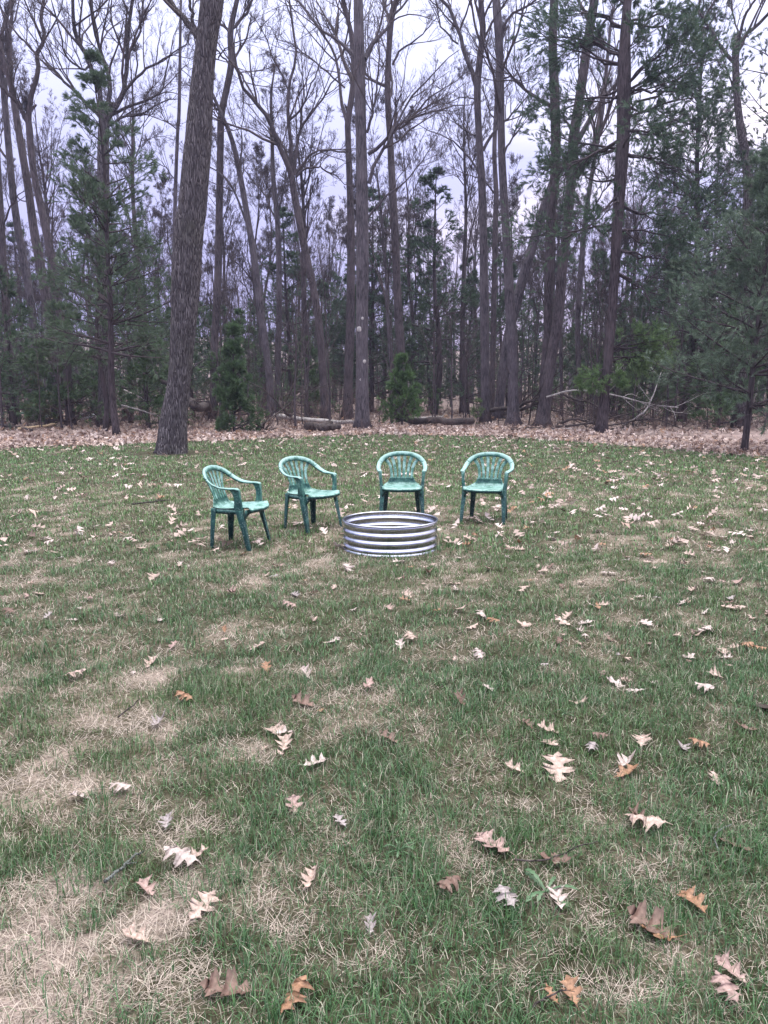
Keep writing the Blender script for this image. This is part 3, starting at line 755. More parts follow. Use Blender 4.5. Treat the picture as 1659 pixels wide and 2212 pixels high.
# pines farther back: a few built kinds, copied
kinds = []
for (H, w, z0, sp, c, nb) in [(9.5, 15, 1.2, 2.7, (0.062, 0.108, 0.066), 4), (7.0, 12, 0.8, 2.4, (0.068, 0.116, 0.066), 4), (12.5, 17, 2.5, 3.0, (0.060, 0.104, 0.066), 4), (4.6, 10, 0.3, 1.7, (0.085, 0.145, 0.070), 4)]:
    kinds.append(pine({9.5: 'mid-height dusky pine in the shade of the woods', 7.0: 'bushy dusky pine half as tall as the trunks around it', 12.5: 'tall dusky pine rising over the other shaded pines', 4.6: 'low dusky young pine under the bare trees'}[H], (0, 0, 0), H, 0.012 * H, w, z0, sp, c, 'understorey pines in the woods', nb=nb, sub=7, sub2=3, tuft_n=6, nL=0.19, nw=0.034, tufts=2, name='understorey_pine'))
spots = [(935, 44, 2), (1005, 46, 0), (625, 45, 2), (890, 43, 3), (1090, 47, 0), (1185, 50, 2), (1235, 44, 3), (1390, 40, 1), (1440, 44, 0), (1535, 36, 1), (1560, 30, 3), (1420, 33, 3),
         (130, 31, 3), (55, 33, 1), (-30, 30, 1), (335, 31, 3), (300, 36, 1), (180, 37, 3), (430, 41, 1), (480, 44, 1), (520, 39, 3), (660, 39, 3), (1300, 42, 0), (1340, 39, 3), (1600, 38, 0), (1700, 34, 1), (1740, 40, 0), (-90, 36, 0), (380, 47, 1), (1500, 48, 2), (1640, 47, 2)]
for k in range(32):
    spots.append((rng.uniform(-60, 1720), rng.uniform(48, 68), int(rng.integers(0, 3))))
used = set()
for (px, d, kd) in spots:
    src = kinds[kd]
    o = src if kd not in used else copy_tree(src)
    used.add(kd)
    x = (px - 829.5) / F * d
    y = d + rng.uniform(-1, 1)
    o.location = (x, y, float(floor_z(x, y)))
    s = rng.uniform(0.85, 1.15)
    o.scale = (s * rng.uniform(0.9, 1.2),) * 2 + (s,)
    o.rotation_euler = (rng.normal() * 0.02, rng.normal() * 0.02, rng.uniform(0, 6.28))

# ------------------------------------------------------------------ bare trees deeper in the woods
def generic_tree(H, r0, auto, counts, label, group, rmin, name, lean=0.05, start=0.4, mat_=None):
    k = np.linspace(0, 1, 9)
    a = rng.uniform(0, 6.28)
    wob = np.stack([vnoise(k * 4 + rng.random() * 90, k * 0 + 2.5) - 0.5, vnoise(k * 4 + rng.random() * 90, k * 0 + 7.5) - 0.5], -1) * 0.045 * H
    wob -= wob[0]
    path = np.stack([wob[:, 0] + math.cos(a) * lean * H * k ** 1.4, wob[:, 1] + math.sin(a) * lean * H * k ** 1.4, k * H - 0.06, r0 * (1 - 0.9 * k ** 1.2)], -1)
    V, pol, TP, TR = trunk_mesh(path, 8, 26, 1.3)
    e = thing(name, label, 'tree', (0, 0, 0), 0, group)
    obj('trunk', mesh('trunk', V, pol, True, mats=[mat_ or M_bark2]), e)
    acc = Acc()
    i0 = int(len(TP) * start)
    aP, aR = spawn(TP[i0:][None], TR[i0:][None], auto, 0.42, (24, 52), 8, 0.35, 0.1, 0.5, 0.0, 1.0, 0.008)
    V, pol = tubes(aP, aR, 4); acc.add(V, pol)
    fine_crown(acc, aP, aR, counts, rmin=rmin)
    tag(obj('crown', acc.mesh('crown', M_twig, True), e), kind='stuff')
    return e
GB = 'bare trees deep in the woods'
LBS = ['upright bare tree with a dark trunk deep among the woods', 'clearly leaning grey bare tree deep among the woods', 'thick-trunked tall bare tree deep among the woods', 'short spindly bare tree deep among the woods', 'bare tree branching only high up, deep among the woods']
bk = [generic_tree(H, r, a, c, lb_, GB, 0.006, 'woodland_tree', le, st, mm) for lb_, (H, r, a, c, le, st, mm) in zip(LBS,
      [(13.5, 0.14, 13, (5, 5, 5, 4), 0.04, 0.42, M_bark2), (12, 0.11, 12, (5, 5, 5, 4), 0.10, 0.38, M_bark), (16, 0.18, 14, (5, 5, 5, 4), 0.03, 0.45, M_bark2), (10.5, 0.085, 11, (5, 5, 5, 4), 0.06, 0.35, M_bark), (12.5, 0.13, 12, (5, 5, 5, 4), 0.07, 0.5, M_bark2)])]
n_bk = 110
pxs = (np.arange(n_bk) * 0.618034 % 1.0) * 1900 - 120
for k in range(n_bk):
    d = 40 + 38 * ((k * 0.7548) % 1.0)
    src = bk[k % 5]
    o = src if k < 5 else copy_tree(src)
    x = (pxs[k] - 829.5) / F * d; y = d
    o.location = (x, y, float(floor_z(x, y)))
    o.rotation_euler = (0, 0, rng.uniform(0, 6.28))
    s = rng.uniform(0.8, 1.15); o.scale = (s, s, s * rng.uniform(0.9, 1.1))

# saplings and thin stems at the edge
sp = [generic_tree(H, r, 9, (4, 4), {4.5: 'leafless sapling with a thin dark stem at the woodland edge', 6.5: 'pole-like leafless sapling, the tallest kind at the woodland edge', 3.2: 'whip-thin short leafless sapling at the woodland edge'}[H], 'leafless saplings at the woodland edge', 0.0035, 'sapling', 0.05, 0.3, mm) for (H, r, mm) in [(4.5, 0.026, M_twig), (6.5, 0.04, M_bark2), (3.2, 0.018, M_twig)]]
sps = [(137, 30, 1), (160, 29, 0), (320, 31, 1), (345, 32, 2), (95, 29.5, 0), (477, 29, 1), (640, 29.7, 1), (655, 33, 0), (712, 31, 1), (735, 35, 2), (930, 32, 0), (975, 31.5, 1), (938, 33, 1), (1000, 34, 0), (1020, 35, 2), (1140, 33, 0), (1075, 33, 2),
       (1215, 33, 0), (1270, 34, 1), (1365, 31, 1), (1385, 34, 0), (1435, 31.5, 1), (1455, 33, 1), (1400, 36, 2), (1525, 30, 0), (1645, 27, 0), (600, 33, 0), (560, 32, 2), (540, 35, 1), (820, 34, 2), (845, 36, 1), (410, 33, 0), (10, 29, 1), (50, 34, 0), (1240, 37, 1), (1325, 36, 0)]
for k in range(48):
    sps.append((rng.uniform(-40, 1700), rng.uniform(34, 48), int(rng.choice([0, 1, 1, 1]))))
seen = set()
for (px, d, kd) in sps:
    o = sp[kd] if kd not in seen else copy_tree(sp[kd])
    seen.add(kd)
    x = (px - 829.5) / F * d
    o.location = (x, d, float(floor_z(x, d)))
    o.rotation_euler = (0, 0, rng.uniform(0, 6.28)); s = rng.uniform(0.85, 1.2); o.scale = (s, s, s)

# the wood beyond, one mass of stems, twigs and evergreen scrub
acc = Acc()
n = 480
x = rng.uniform(-62, 62, n); y = rng.uniform(72, 118, n)
H = rng.uniform(6, 17, n); z = floor_z(x, y) - 0.1
k = np.linspace(0, 1, 5)
P = np.stack([x[:, None] + rng.normal(size=(n, 1)) * 0.7 * k + rng.normal(size=(n, 5)) * 0.12, y[:, None] + 0 * k, z[:, None] + H[:, None] * k], -1)
Rd = rng.uniform(0.04, 0.17, n)[:, None] * (1 - 0.85 * k)
V, pol = tubes(P, Rd, 4); acc.add(V, pol, (0.07, 0.057, 0.06))
P1, R1 = spawn(P, Rd, 9, 0.32, (25, 60), 4, 0.3, 0.12, 0.4, 0.2, 1.0, 0.012)
V, pol = ribbons(P1, R1); acc.add(V, pol, (0.09, 0.072, 0.075))
P2, R2 = spawn(P1, R1, 6, 0.55, (25, 60), 3, 0.25, 0.12, 0.6, 0.2, 1.0, 0.010)
V, pol = ribbons(P2, R2); acc.add(V, pol, (0.095, 0.076, 0.078))
m = 24000
c_ = rng.integers(0, 250, m); cx, cy, ch = rng.uniform(-60, 60, 260), rng.uniform(62, 112, 260), rng.uniform(2.5, 8.5, 260)
tt = rng.random(m)
rad = (1 - tt) ** 0.8 * ch[c_] * 0.28 + 0.25
aa = rng.uniform(0, 6.28, m); rr = rad * np.sqrt(rng.random(m))
p = np.stack([cx[c_] + np.cos(aa) * rr, cy[c_] + np.sin(aa) * rr, floor_z(cx[c_], cy[c_]) + tt * ch[c_] + 0.2], -1)
needles(acc, p, nrm(np.stack([np.cos(aa), np.sin(aa), 0.2 + 0 * aa], -1)), 5, 0.38, 0.07, (0.032, 0.052, 0.033), 1.0)
tag(obj('distant_woods', acc.mesh('distant_woods', attr_mat('distant_wood', 0.9, 0.1), True, True)), 'tangled grey wood of far stems and dark evergreens behind everything', 'woods', kind='stuff')

# leafless scrub under the trees
acc = Acc()
n = 3600
x = rng.uniform(-34, 34, n); y = 27.5 + 38 * rng.random(n) ** 1.3
ok = (y > edge_d(x) + 2.0) & ((fbm(x * 0.25 + 4, y * 0.25) > 0.42) | (x > 8))
x, y = x[ok], y[ok]; n = len(x)
k = np.linspace(0, 1, 4); H = rng.uniform(0.3, 1.9, n) * np.clip((y - 24) / 10, 0.45, 1)
ln = rng.normal(size=(n, 2)) * 0.45
P = np.stack([x[:, None] + ln[:, :1] * H[:, None] * k, y[:, None] + ln[:, 1:] * H[:, None] * k, floor_z(x, y)[:, None] + H[:, None] * k - 0.03], -1)
P[:, 1:-1] += rng.normal(size=(n, 2, 3)) * 0.05
Rd = np.repeat(np.linspace(0.009, 0.004, 4)[None], n, 0)
cb = (0.115, 0.082, 0.078)
V, pol = tubes(P, Rd, 3); acc.add(V, pol, cb)
P1, R1 = spawn(P, Rd, 9, 0.55, (25, 65), 4, 0.15, 0.18, 0.7, 0.15, 1.0, 0.0045)
V, pol = ribbons(P1[:, ::3], R1[:, ::3]); acc.add(V, pol, cb)
tag(obj('undergrowth', acc.mesh('undergrowth', attr_mat('scrub_twigs', 0.9, 0.1), False, True)), 'leafless brown scrub tangled under the trees', 'undergrowth', kind='stuff')

# ------------------------------------------------------------------ fallen wood
def log(name, label, pts, w, m=None, side=0, cut=True, cat='log', group=None, K=14, lift=0.0, sides=9):
    """pts: (px, py) on the ground or (px, py, depth) in the air"""
    rows = []
    for j, q in enumerate(pts):
        p = ground(q[0], q[1]) if len(q) == 2 else at(*q)
        ww = w[0] + (w[1] - w[0]) * j / (len(pts) - 1)
        r = ww * 0.5 / F * p[1]
        if len(q) == 2: p[2] = float(floor_z(p[0], p[1])) + r * 0.85 + 0.05 + lift
        rows.append([*p, r])
    rows = np.array(rows); base = rows[0, :3].copy(); base[2] = 0
    c = crom(rows, K)
    c[1:-1, :3] += rng.normal(size=(K - 2, 3)) * c[1:-1, 3:4] * 0.25
    V, pol = tubes(c[None, :, :3], c[None, :, 3], sides, True)
    e = thing(name, label, cat, base, 0, group)
    obj('trunk' if name != 'fallen_branch' else 'stem', mesh('stem', V - base, pol, True, mats=[m or M_log]), e)
    if cut:
        for end, inn in ((0, 1), (-1, -2)):
            d = nrm(c[end, :3] - c[inn, :3]); r = c[end, 3] * 0.92
            P = np.stack([c[end, :3] + d * 0.002, c[end, :3] + d * 0.012])
            V, pol = tubes(P[None], np.array([[r, r * 0.96]]), sides, True)
            obj('cut_end', mesh('cut_end', V - base, pol, False, mats=[M_cut if end == 0 else M_log]), e)
    if side:
        a2 = Acc()
        P1, R1 = spawn(c[None, :, :3], c[None, :, 3], side, 0.4, (25, 65), 6, 0.12, 0.16, 0.45, 0.3, 1.0, 0.006)
        V, pol = tubes(P1, R1, 4); a2.add(V, pol)
        P2, R2 = spawn(P1, R1, 4, 0.5, (25, 60), 4, 0.1, 0.15, 0.6, 0.2, 1.0, 0.004)
        V, pol = tubes(P2, R2, 3); a2.add(V, pol)
        a2 = a2.mesh('twigs', m or M_log, True, off=base)
        tag(obj('twigs', a2, e), kind='stuff')
    return e
log('fallen_log', 'long pale barkless log lying across the leaves between the young pine and trunk', [(586, 910), (640, 915), (700, 920), (772, 922)], (11, 8), M_pale, lift=0.06)
log('fallen_log', 'short dark log with a broken orange end propped on the leaf litter', [(716, 915, 29.2), (690, 924, 28.6), (662, 934)], (14, 17), M_log, lift=0.04)
log('fallen_log', 'stubby dark log lying right beside the propped broken log', [(690, 936), (712, 936), (732, 934)], (14, 12), M_log, lift=0.06)
log('fallen_log', 'long thick dark log lying behind the small bright green pine', [(858, 917), (920, 920), (970, 924), (1020, 923)], (14, 15), M_log, lift=0.08)
log('fallen_log', 'pale thin log lying just above the long thick dark log', [(862, 907), (900, 908), (960, 905)], (5, 4), M_pale)
log('fallen_log', 'mossy dark log wedged against the smooth grey trunk', [(1030, 906), (1060, 888, 34.0), (1100, 880, 33.6)], (10, 9), M_log)
log('fallen_log', 'thick rotting log lying behind the big leaning oak', [(410, 868, 30.5), (430, 880, 30.3), (452, 893)], (20, 18), M_log)
log('fallen_log', 'bare broken trunk slanting down above the stump', [(288, 797, 31), (320, 812, 31), (358, 829, 31), (390, 850, 31)], (5, 12), M_log, cut=False)
log('fallen_log', 'pale split plank-like log lying beside the splintered stumps', [(40, 931), (80, 927), (118, 923)], (5, 6), M_cut)
log('fallen_log', 'dark thin log lying under the pale split log', [(0, 925), (30, 928), (70, 934)], (7, 5), M_log)
log('fallen_log', 'short brown log among the leaves behind the pine pair', [(190, 914), (215, 911), (240, 908)], (7, 6), M_log)
BR = [('fallen_branch', 'long grey branch propped level between the twin trunks and the tall pine', [(1180, 858, 31.4), (1240, 843, 31), (1310, 850, 30.4), (1400, 872, 30), (1465, 880, 29.8)], (5, 2.5), M_pale, 5),
      ('fallen_branch', 'pale branch rising steeply out of the brush pile', [(1345, 925), (1385, 895, 29.3), (1405, 868, 29.5), (1428, 805, 29.8)], (5, 1.8), M_pale, 4),
      ('fallen_branch', 'crooked dark branch sagging under the level grey branch', [(1215, 850, 31), (1240, 862, 30.8), (1280, 872, 30.6), (1330, 905, 30)], (6, 3), M_log, 6),
      ('fallen_branch', 'dark branch arching over the leaves beside the tall pine', [(1205, 922), (1240, 905, 30), (1265, 910, 29.8), (1300, 925)], (6, 4), M_log, 5),
      ('fallen_branch', 'grey forked branch lying at the foot of the twin trunks', [(1200, 928), (1250, 918, 29.5), (1300, 908, 29.6), (1340, 898, 29.8)], (6, 3), M_log, 5),
      ('fallen_branch', 'thin branch reaching from the brush pile towards the wispy pine', [(1310, 905, 29.5), (1370, 890, 29.6), (1430, 870, 29.8), (1490, 850, 30)], (4, 1.8), M_log, 6),
      ('fallen_branch', 'low tangled branch at the back of the brush pile', [(1280, 930), (1340, 915, 29.4), (1410, 905, 29.5), (1470, 925, 29)], (4, 2), M_log, 8),
      ('fallen_branch', 'twiggy branch lying flat in front of the brush pile', [(1320, 932), (1370, 925), (1430, 922)], (4, 2), M_log, 8),
      ('fallen_branch', 'broken bough leaning against the smooth grey trunk from behind', [(1085, 905), (1130, 872, 33), (1165, 858, 32.6)], (8, 7), M_log, 3),
      ('fallen_branch', 'second broken bough stacked just under the leaning one', [(1090, 911), (1130, 884, 32.8), (1165, 868, 32.4)], (8, 7), M_log, 2),
      ('fallen_branch', 'long thin branch slanting up from the torn root clump', [(553, 932), (600, 892, 30.6), (650, 855, 31), (720, 825, 31.4)], (4.5, 1.5), M_log, 6),
      ('fallen_branch', 'weathered snag curling up behind the pale barkless log', [(640, 906), (615, 890, 32), (605, 862, 32), (615, 848, 32)], (9, 3), M_log, 4),
      ('fallen_branch', 'pale stick leaning beside the small bright green pine', [(908, 907), (895, 868, 33), (876, 815, 33.2)], (3.5, 1.5), M_pale, 0),
      ('fallen_branch', 'pale branch slanting down past the cut stump towards the oak', [(262, 875, 31), (300, 885, 30.5), (352, 902, 30)], (3, 2.5), M_pale, 0),
      ('fallen_branch', 'thin pale branch crossing the slanting one beside the oak', [(268, 842, 31.5), (310, 862, 31), (340, 890, 30.6)], (2.5, 2), M_pale, 1),
      ('fallen_branch', 'heap of dead branch behind the pine pair, tips upward', [(170, 908), (205, 885, 33), (235, 872, 33.5)], (6, 2), M_log, 9),
      ('fallen_branch', 'grey dead branch slumped between the trio and the pine pair', [(185, 900), (215, 893, 33), (262, 905)], (5, 2.5), M_log, 9),
      ('fallen_branch', 'dark branch on the leaves beside the grey forked branch', [(1105, 932), (1150, 928), (1200, 930)], (4, 3), M_log, 4),
      ('fallen_branch', 'pale curved stick resting on the leaf litter near the twin trunks', [(1188, 932), (1230, 930), (1270, 934)], (3, 2), M_pale, 1)]
for (nm, lab, pts, w, m_, sd) in BR:
    log(nm, lab, pts, w, m_, sd * 2, cut=False, cat='branch', sides=6)
# stumps
def stump(label, px, py, w, h, cutcol, jag=0.03):
    b = ground(px, py); r = w * 0.5 / F * b[1]; H = h / F * b[1]; n = 22
    zz = np.array([-0.05, 0.06, 0.2, 0.5, 0.8, 1.0]) * H
    rr = r * np.array([1.35, 1.2, 1.05, 0.97, 0.95, 0.93])
    a = np.arange(n) * 2 * math.pi / n
    rings = np.stack([np.stack([np.cos(a) * q * (1 + 0.08 * np.sin(a * 5 + 1) + 0.05 * rng.normal(size=n)), np.sin(a) * q * (1 + 0.08 * np.sin(a * 4)), np.full(n, z_)], -1) for z_, q in zip(zz, rr)])
    rings[-1, :, 2] += jag * rng.random(n) + 0.06 * H * np.cos(a)
    V, pol = sweep(rings)
    e = thing('tree_stump', label, 'stump', b)
    obj('bark', mesh('bark', V, pol, True, mats=[M_log]), e)
    top = rings[-1] * np.array([0.9, 0.9, 1]) + np.array([0, 0, 0.004])
    low_ = top - np.array([0, 0, 0.03])
    V, pol = sweep(np.stack([low_, top]))
    obj('cut_face', mesh('cut_face', V, pol, False, mats=[cutcol]), e)
stump('dark stump with a pale sawn top near the slanting broken trunk', 277, 911, 26, 27, M_cut)
stump('low splintered stump with torn yellow wood beside the pale split log', 107, 921, 20, 14, M_cut, 0.12)
stump('second low stump with torn yellow wood behind the pale split log', 146, 919, 15, 9, M_cut, 0.1)
# torn root clump
b = ground(566, 934)
acc = Acc()
P = np.zeros((60, 4, 3)); a = rng.uniform(0, 6.28, 60); el = rng.uniform(0.1, 1.4, 60)
for j in range(4):
    P[:, j] = np.stack([np.cos(a) * np.cos(el), np.sin(a) * np.cos(el), np.sin(el)], -1) * j * 0.15 * rng.uniform(0.7, 1.3, (60, 1)) + rng.normal(size=(60, 3)) * 0.03
P[:, 0, 2] = -0.02
V, pol = tubes(P, np.repeat(np.linspace(0.03, 0.006, 4)[None], 60, 0), 4); acc.add(V, pol)
e = thing('root_clump', 'torn brown root clump at the foot of the slanting thin branch', 'roots', b)
tag(obj('roots', acc.mesh('roots', M_log, True), e), kind='stuff')
# tarp bundles and pale stones among the trees
M_tarp, nt_, b_ = mat('grey_tarp'); b_.inputs['Base Color'].default_value = (0.42, 0.45, 0.5, 1); b_.inputs['Roughness'].default_value = 0.45
M_green, nt_, b_ = mat('green_board'); b_.inputs['Base Color'].default_value = (0.06, 0.16, 0.12, 1); b_.inputs['Roughness'].default_value = 0.5
M_stone, nt_, b_ = mat('pale_stone'); b_.inputs['Base Color'].default_value = (0.5, 0.48, 0.46, 1); b_.inputs['Roughness'].default_value = 0.9
def lump(sx, sy, sz, seed, n=14, m_=9, crumple=0.25):
    u = np.linspace(0, 2 * math.pi, n, endpoint=False); v = np.linspace(0.02, math.pi - 0.02, m_)
    U, Vv = np.meshgrid(u, v)
    r = 1 + crumple * (fbm(np.cos(U) * 2 + seed, np.sin(U) * 2 + Vv * 2 + seed, 3) - 0.5) * 2
    p = np.stack([np.cos(U) * np.sin(Vv) * sx * r, np.sin(U) * np.sin(Vv) * sy * r, (np.cos(Vv) * r * 0.55 + 0.45) * sz], -1)
    return sweep(p)
for (lab, px, py, sx, sz) in [('crumpled pale grey tarp bundle lying among the low pines', 86, 880, 0.55, 0.5), ('smaller pale tarp bundle lying behind the trio of bare stems', 188, 876, 0.4, 0.4), ('pale tarp bundle lying behind the dark stump', 405 // 4 + 395, 882, 0.35, 0.3)]:
    p = at(px, py, 38); p[2] = float(floor_z(p[0], p[1])) - 0.03
    V, pol = lump(sx, sx * 0.7, sz, rng.random() * 30)
    tag(obj('tarp_bundle', mesh('tarp_bundle', V, pol, True, mats=[M_tarp]), loc=p), lab, 'tarp')
p = at(84, 866, 39.5); p[2] = float(floor_z(p[0], p[1])) + 0.28
bx = np.array([[x_, y_, z_] for x_ in (-1.1, 1.1) for y_ in (-0.35, 0.35) for z_ in (0, 0.08)]) * np.array([1, 1, 1.0])
fq = np.array([[0, 1, 3, 2], [4, 6, 7, 5], [0, 4, 5, 1], [2, 3, 7, 6], [0, 2, 6, 4], [1, 5, 7, 3]])
e = thing('green_table', 'low green board on legs standing behind the tarp bundle', 'table', (p[0], p[1], 0), 0.3)
obj('board', mesh('board', bx + np.array([0, 0, p[2]]), [fq], False, mats=[M_green]), e)
leg = bx * np.array([0.045, 0.15, 4.4]); lm = mesh('leg', leg * np.array([1, 1, p[2] / 0.35]), [fq], False, mats=[M_green])
for sx in (-0.95, 0.95):
    for sy in (-0.25, 0.25): obj('leg', lm, e, (sx, sy, 0))
for (lab, px, py) in [('small round pale stone in the litter beside the pine pair', 206, 907), ('pale stone lying beyond the cut stump', 290, 905), ('pale stone near the end of the slanting pale branch', 333, 902)]:
    p = ground(px, py); p[2] = float(floor_z(p[0], p[1]))
    V, pol = lump(0.11, 0.1, 0.15, rng.random() * 30, 10, 7, 0.2)
    tag(obj('stone', mesh('stone', V, pol, True, mats=[M_stone]), loc=p), lab, 'stone')

# ------------------------------------------------------------------ leaf litter
LEAF_T = np.array([[0.42, 0.325, 0.285], [0.55, 0.455, 0.42], [0.31, 0.225, 0.185], [0.30, 0.18, 0.115], [0.14, 0.095, 0.08]])
LEAF_W = np.array([0.34, 0.22, 0.24, 0.07, 0.13])
def simple_leaves(acc, x, y, z, size, tilt=0.5, cw=LEAF_W):
    n = len(x)
    s = size * rng.uniform(0.7, 1.25, n)
    tmpl = np.array([[0, 0, 0], [0, 0.36, 0], [0, 0.66, 0], [0, 1, 0], [0.30, 0.30, 0], [0.40, 0.62, 0], [0.22, 0.88, 0], [-0.30, 0.26, 0], [-0.38, 0.6, 0], [-0.24, 0.9, 0]]) - np.array([0, 0.5, 0])
    T = np.repeat(tmpl[None], n, 0) + rng.normal(size=(n, 10, 3)) * np.array([0.03, 0.03, 0.0])
    curl = rng.normal(0, 0.9, (n, 1)); bend = rng.normal(0, 0.5, (n, 1))
    T[:, :, 2] = curl * T[:, :, 0] ** 2 * 1.6 + bend * T[:, :, 1] ** 2
    T[:, :, 2] -= T[:, :, 2].min(1, keepdims=True) * 0.8
    T *= s[:, None, None]
    az = rng.uniform(0, 6.28, n); ax = rng.normal(0, tilt, n); ay = rng.normal(0, tilt, n)
    ca, sa = np.cos(ax)[:, None], np.sin(ax)[:, None]
    Y, Z = T[..., 1] * ca - T[..., 2] * sa, T[..., 1] * sa + T[..., 2] * ca
    T = np.stack([T[..., 0], Y, Z], -1)
    ca, sa = np.cos(ay)[:, None], np.sin(ay)[:, None]
    X, Z = T[..., 0] * ca + T[..., 2] * sa, -T[..., 0] * sa + T[..., 2] * ca
    ca, sa = np.cos(az)[:, None], np.sin(az)[:, None]
    T = np.stack([X * ca - T[..., 1] * sa, X * sa + T[..., 1] * ca, Z], -1)
    lift = np.maximum(0, -T[..., 2].min(1) - 0.01)
    V = T + np.stack([x, y, z + lift * 0.8], -1)[:, None]
    f = np.array([[0, 4, 1], [1, 5, 2], [2, 6, 3], [0, 1, 7], [1, 2, 8], [2, 3, 9]])
    pol = (np.arange(n)[:, None, None] * 10 + f[None]).reshape(-1, 3)
    c = LEAF_T[rng.choice(5, n, p=cw)] * rng.uniform(0.75, 1.2, (n, 1))
    acc.add(V.reshape(-1, 3), [pol], np.repeat(c, 10, 0))
acc = Acc()
n = 21000
x = rng.uniform(-17, 17, n); e_ = edge_d(x)
y = e_ + rng.exponential(3.2, n) - 0.35 - np.where(rng.random(n) < 0.12, rng.exponential(0.9, n), 0) + rng.normal(0, 0.3, n)
ok = (np.abs(x) < 0.52 * y + 1.5) & (y < 40) & (fbm(x * 0.8 + 70, y * 0.5 + 11, 3) + 0.25 * rng.random(n) > 0.47)
x, y = x[ok], y[ok]
simple_leaves(acc, x, y, floor_z(x, y) + rng.random(len(x)) * 0.05, 0.15, 0.55)
n = 6000
x = rng.uniform(-26, 26, n); y = rng.uniform(26, 52, n)
ok = y > edge_d(x) + 2; x, y = x[ok], y[ok]
simple_leaves(acc, x, y, floor_z(x, y) + rng.random(len(x)) * 0.04, 0.2, 0.5, np.array([0.25, 0.1, 0.35, 0.1, 0.2]))
tag(obj('leaf_litter', acc.mesh('leaf_litter', M_litter, False, True)), 'thick pinkish-brown oak leaf litter along the edge of the woods', 'leaf litter', kind='stuff')

# ------------------------------------------------------------------ corrugated fire ring
def ring_mat():
    m, nt, b = mat('galvanized_steel')
    p = nd(nt, 'ShaderNodeTexCoord').outputs['Object']
    n1 = noise(nt, p, 9, 4); n2 = noise(nt, p, 60, 3)
    nt.links.new(ramp(nt, n1, [(0.3, (0.40, 0.42, 0.46)), (0.7, (0.58, 0.60, 0.65))]), b.inputs['Base Color'])
    b.inputs['Metallic'].default_value = 1.0
    nt.links.new(ramp(nt, n2, [(0.3, (0.17,) * 3), (0.75, (0.28,) * 3)]), b.inputs['Roughness'])
    bump(nt, b, n1, 0.25, 0.01)
    return m
M_steel = ring_mat()
RC = np.array([0.06, 7.38, 0.0]); RR, RH = 0.455, 0.275
e = thing('fire_ring', 'round corrugated galvanized steel fire ring standing on the lawn', 'fire ring', RC)
def lathe(r, z, n=128):
    a = np.arange(n) * 2 * math.pi / n
    rings = np.stack([np.stack([np.cos(a) * q, np.sin(a) * q, np.full(n, h)], -1) for q, h in zip(r, z)])
    K = len(r); idx = np.arange(K * n).reshape(K, n); A, B = idx[:-1], idx[1:]
    return rings.reshape(-1, 3), [np.stack([A, np.roll(A, -1, 1), np.roll(B, -1, 1), B], -1).reshape(-1, 4)]
zz = np.linspace(0.012, RH - 0.008, 40)
per = 0.0735
ph = 2 * math.pi * (RH - zz) / per
ro = RR + 0.0075 * np.sin(ph - 0.9) + 0.0018 * np.sin(2 * ph - 0.2)
zo = np.concatenate([zz, zz[::-1], zz[:1]]); rof = np.concatenate([ro, ro[::-1] - 0.0022, ro[:1]])
V, pol = lathe(rof, zo); wall_ = obj('corrugated_wall', mesh('corrugated_wall', V, pol, True, mats=[M_steel]), e)
t = np.linspace(0, 2 * math.pi, 13)
V, pol = lathe(RR + 0.004 + 0.009 * np.cos(t), RH - 0.004 + 0.009 * np.sin(t)); obj('rolled_rim', mesh('rolled_rim', V, pol, True, mats=[M_steel]), e)
V, pol = lathe(np.array([RR - 0.002, RR + 0.016, RR + 0.017, RR - 0.001, RR - 0.002]), np.array([0.02, 0.001, -0.012, -0.012, 0.02])); obj('base_flange', mesh('base_flange', V, pol, True, mats=[M_steel]), e)
V, pol = lump(0.006, 0.006, 0.006, 2, 8, 5, 0.0); rm = mesh('rivet', V, pol, True, mats=[M_steel])
for (az, h) in [(-118, 0.238), (-118, 0.172), (-118, 0.106), (-100, 0.238), (-95, 0.172), (-80, 0.238), (-168, 0.238), (-168, 0.172), (-168, 0.106), (-168, 0.05), (-60, 0.172)]:
    rr_ = np.interp(h, zz, ro)
    obj('rivet', rm, wall_, (math.cos(R(az)) * rr_, math.sin(R(az)) * rr_, h))

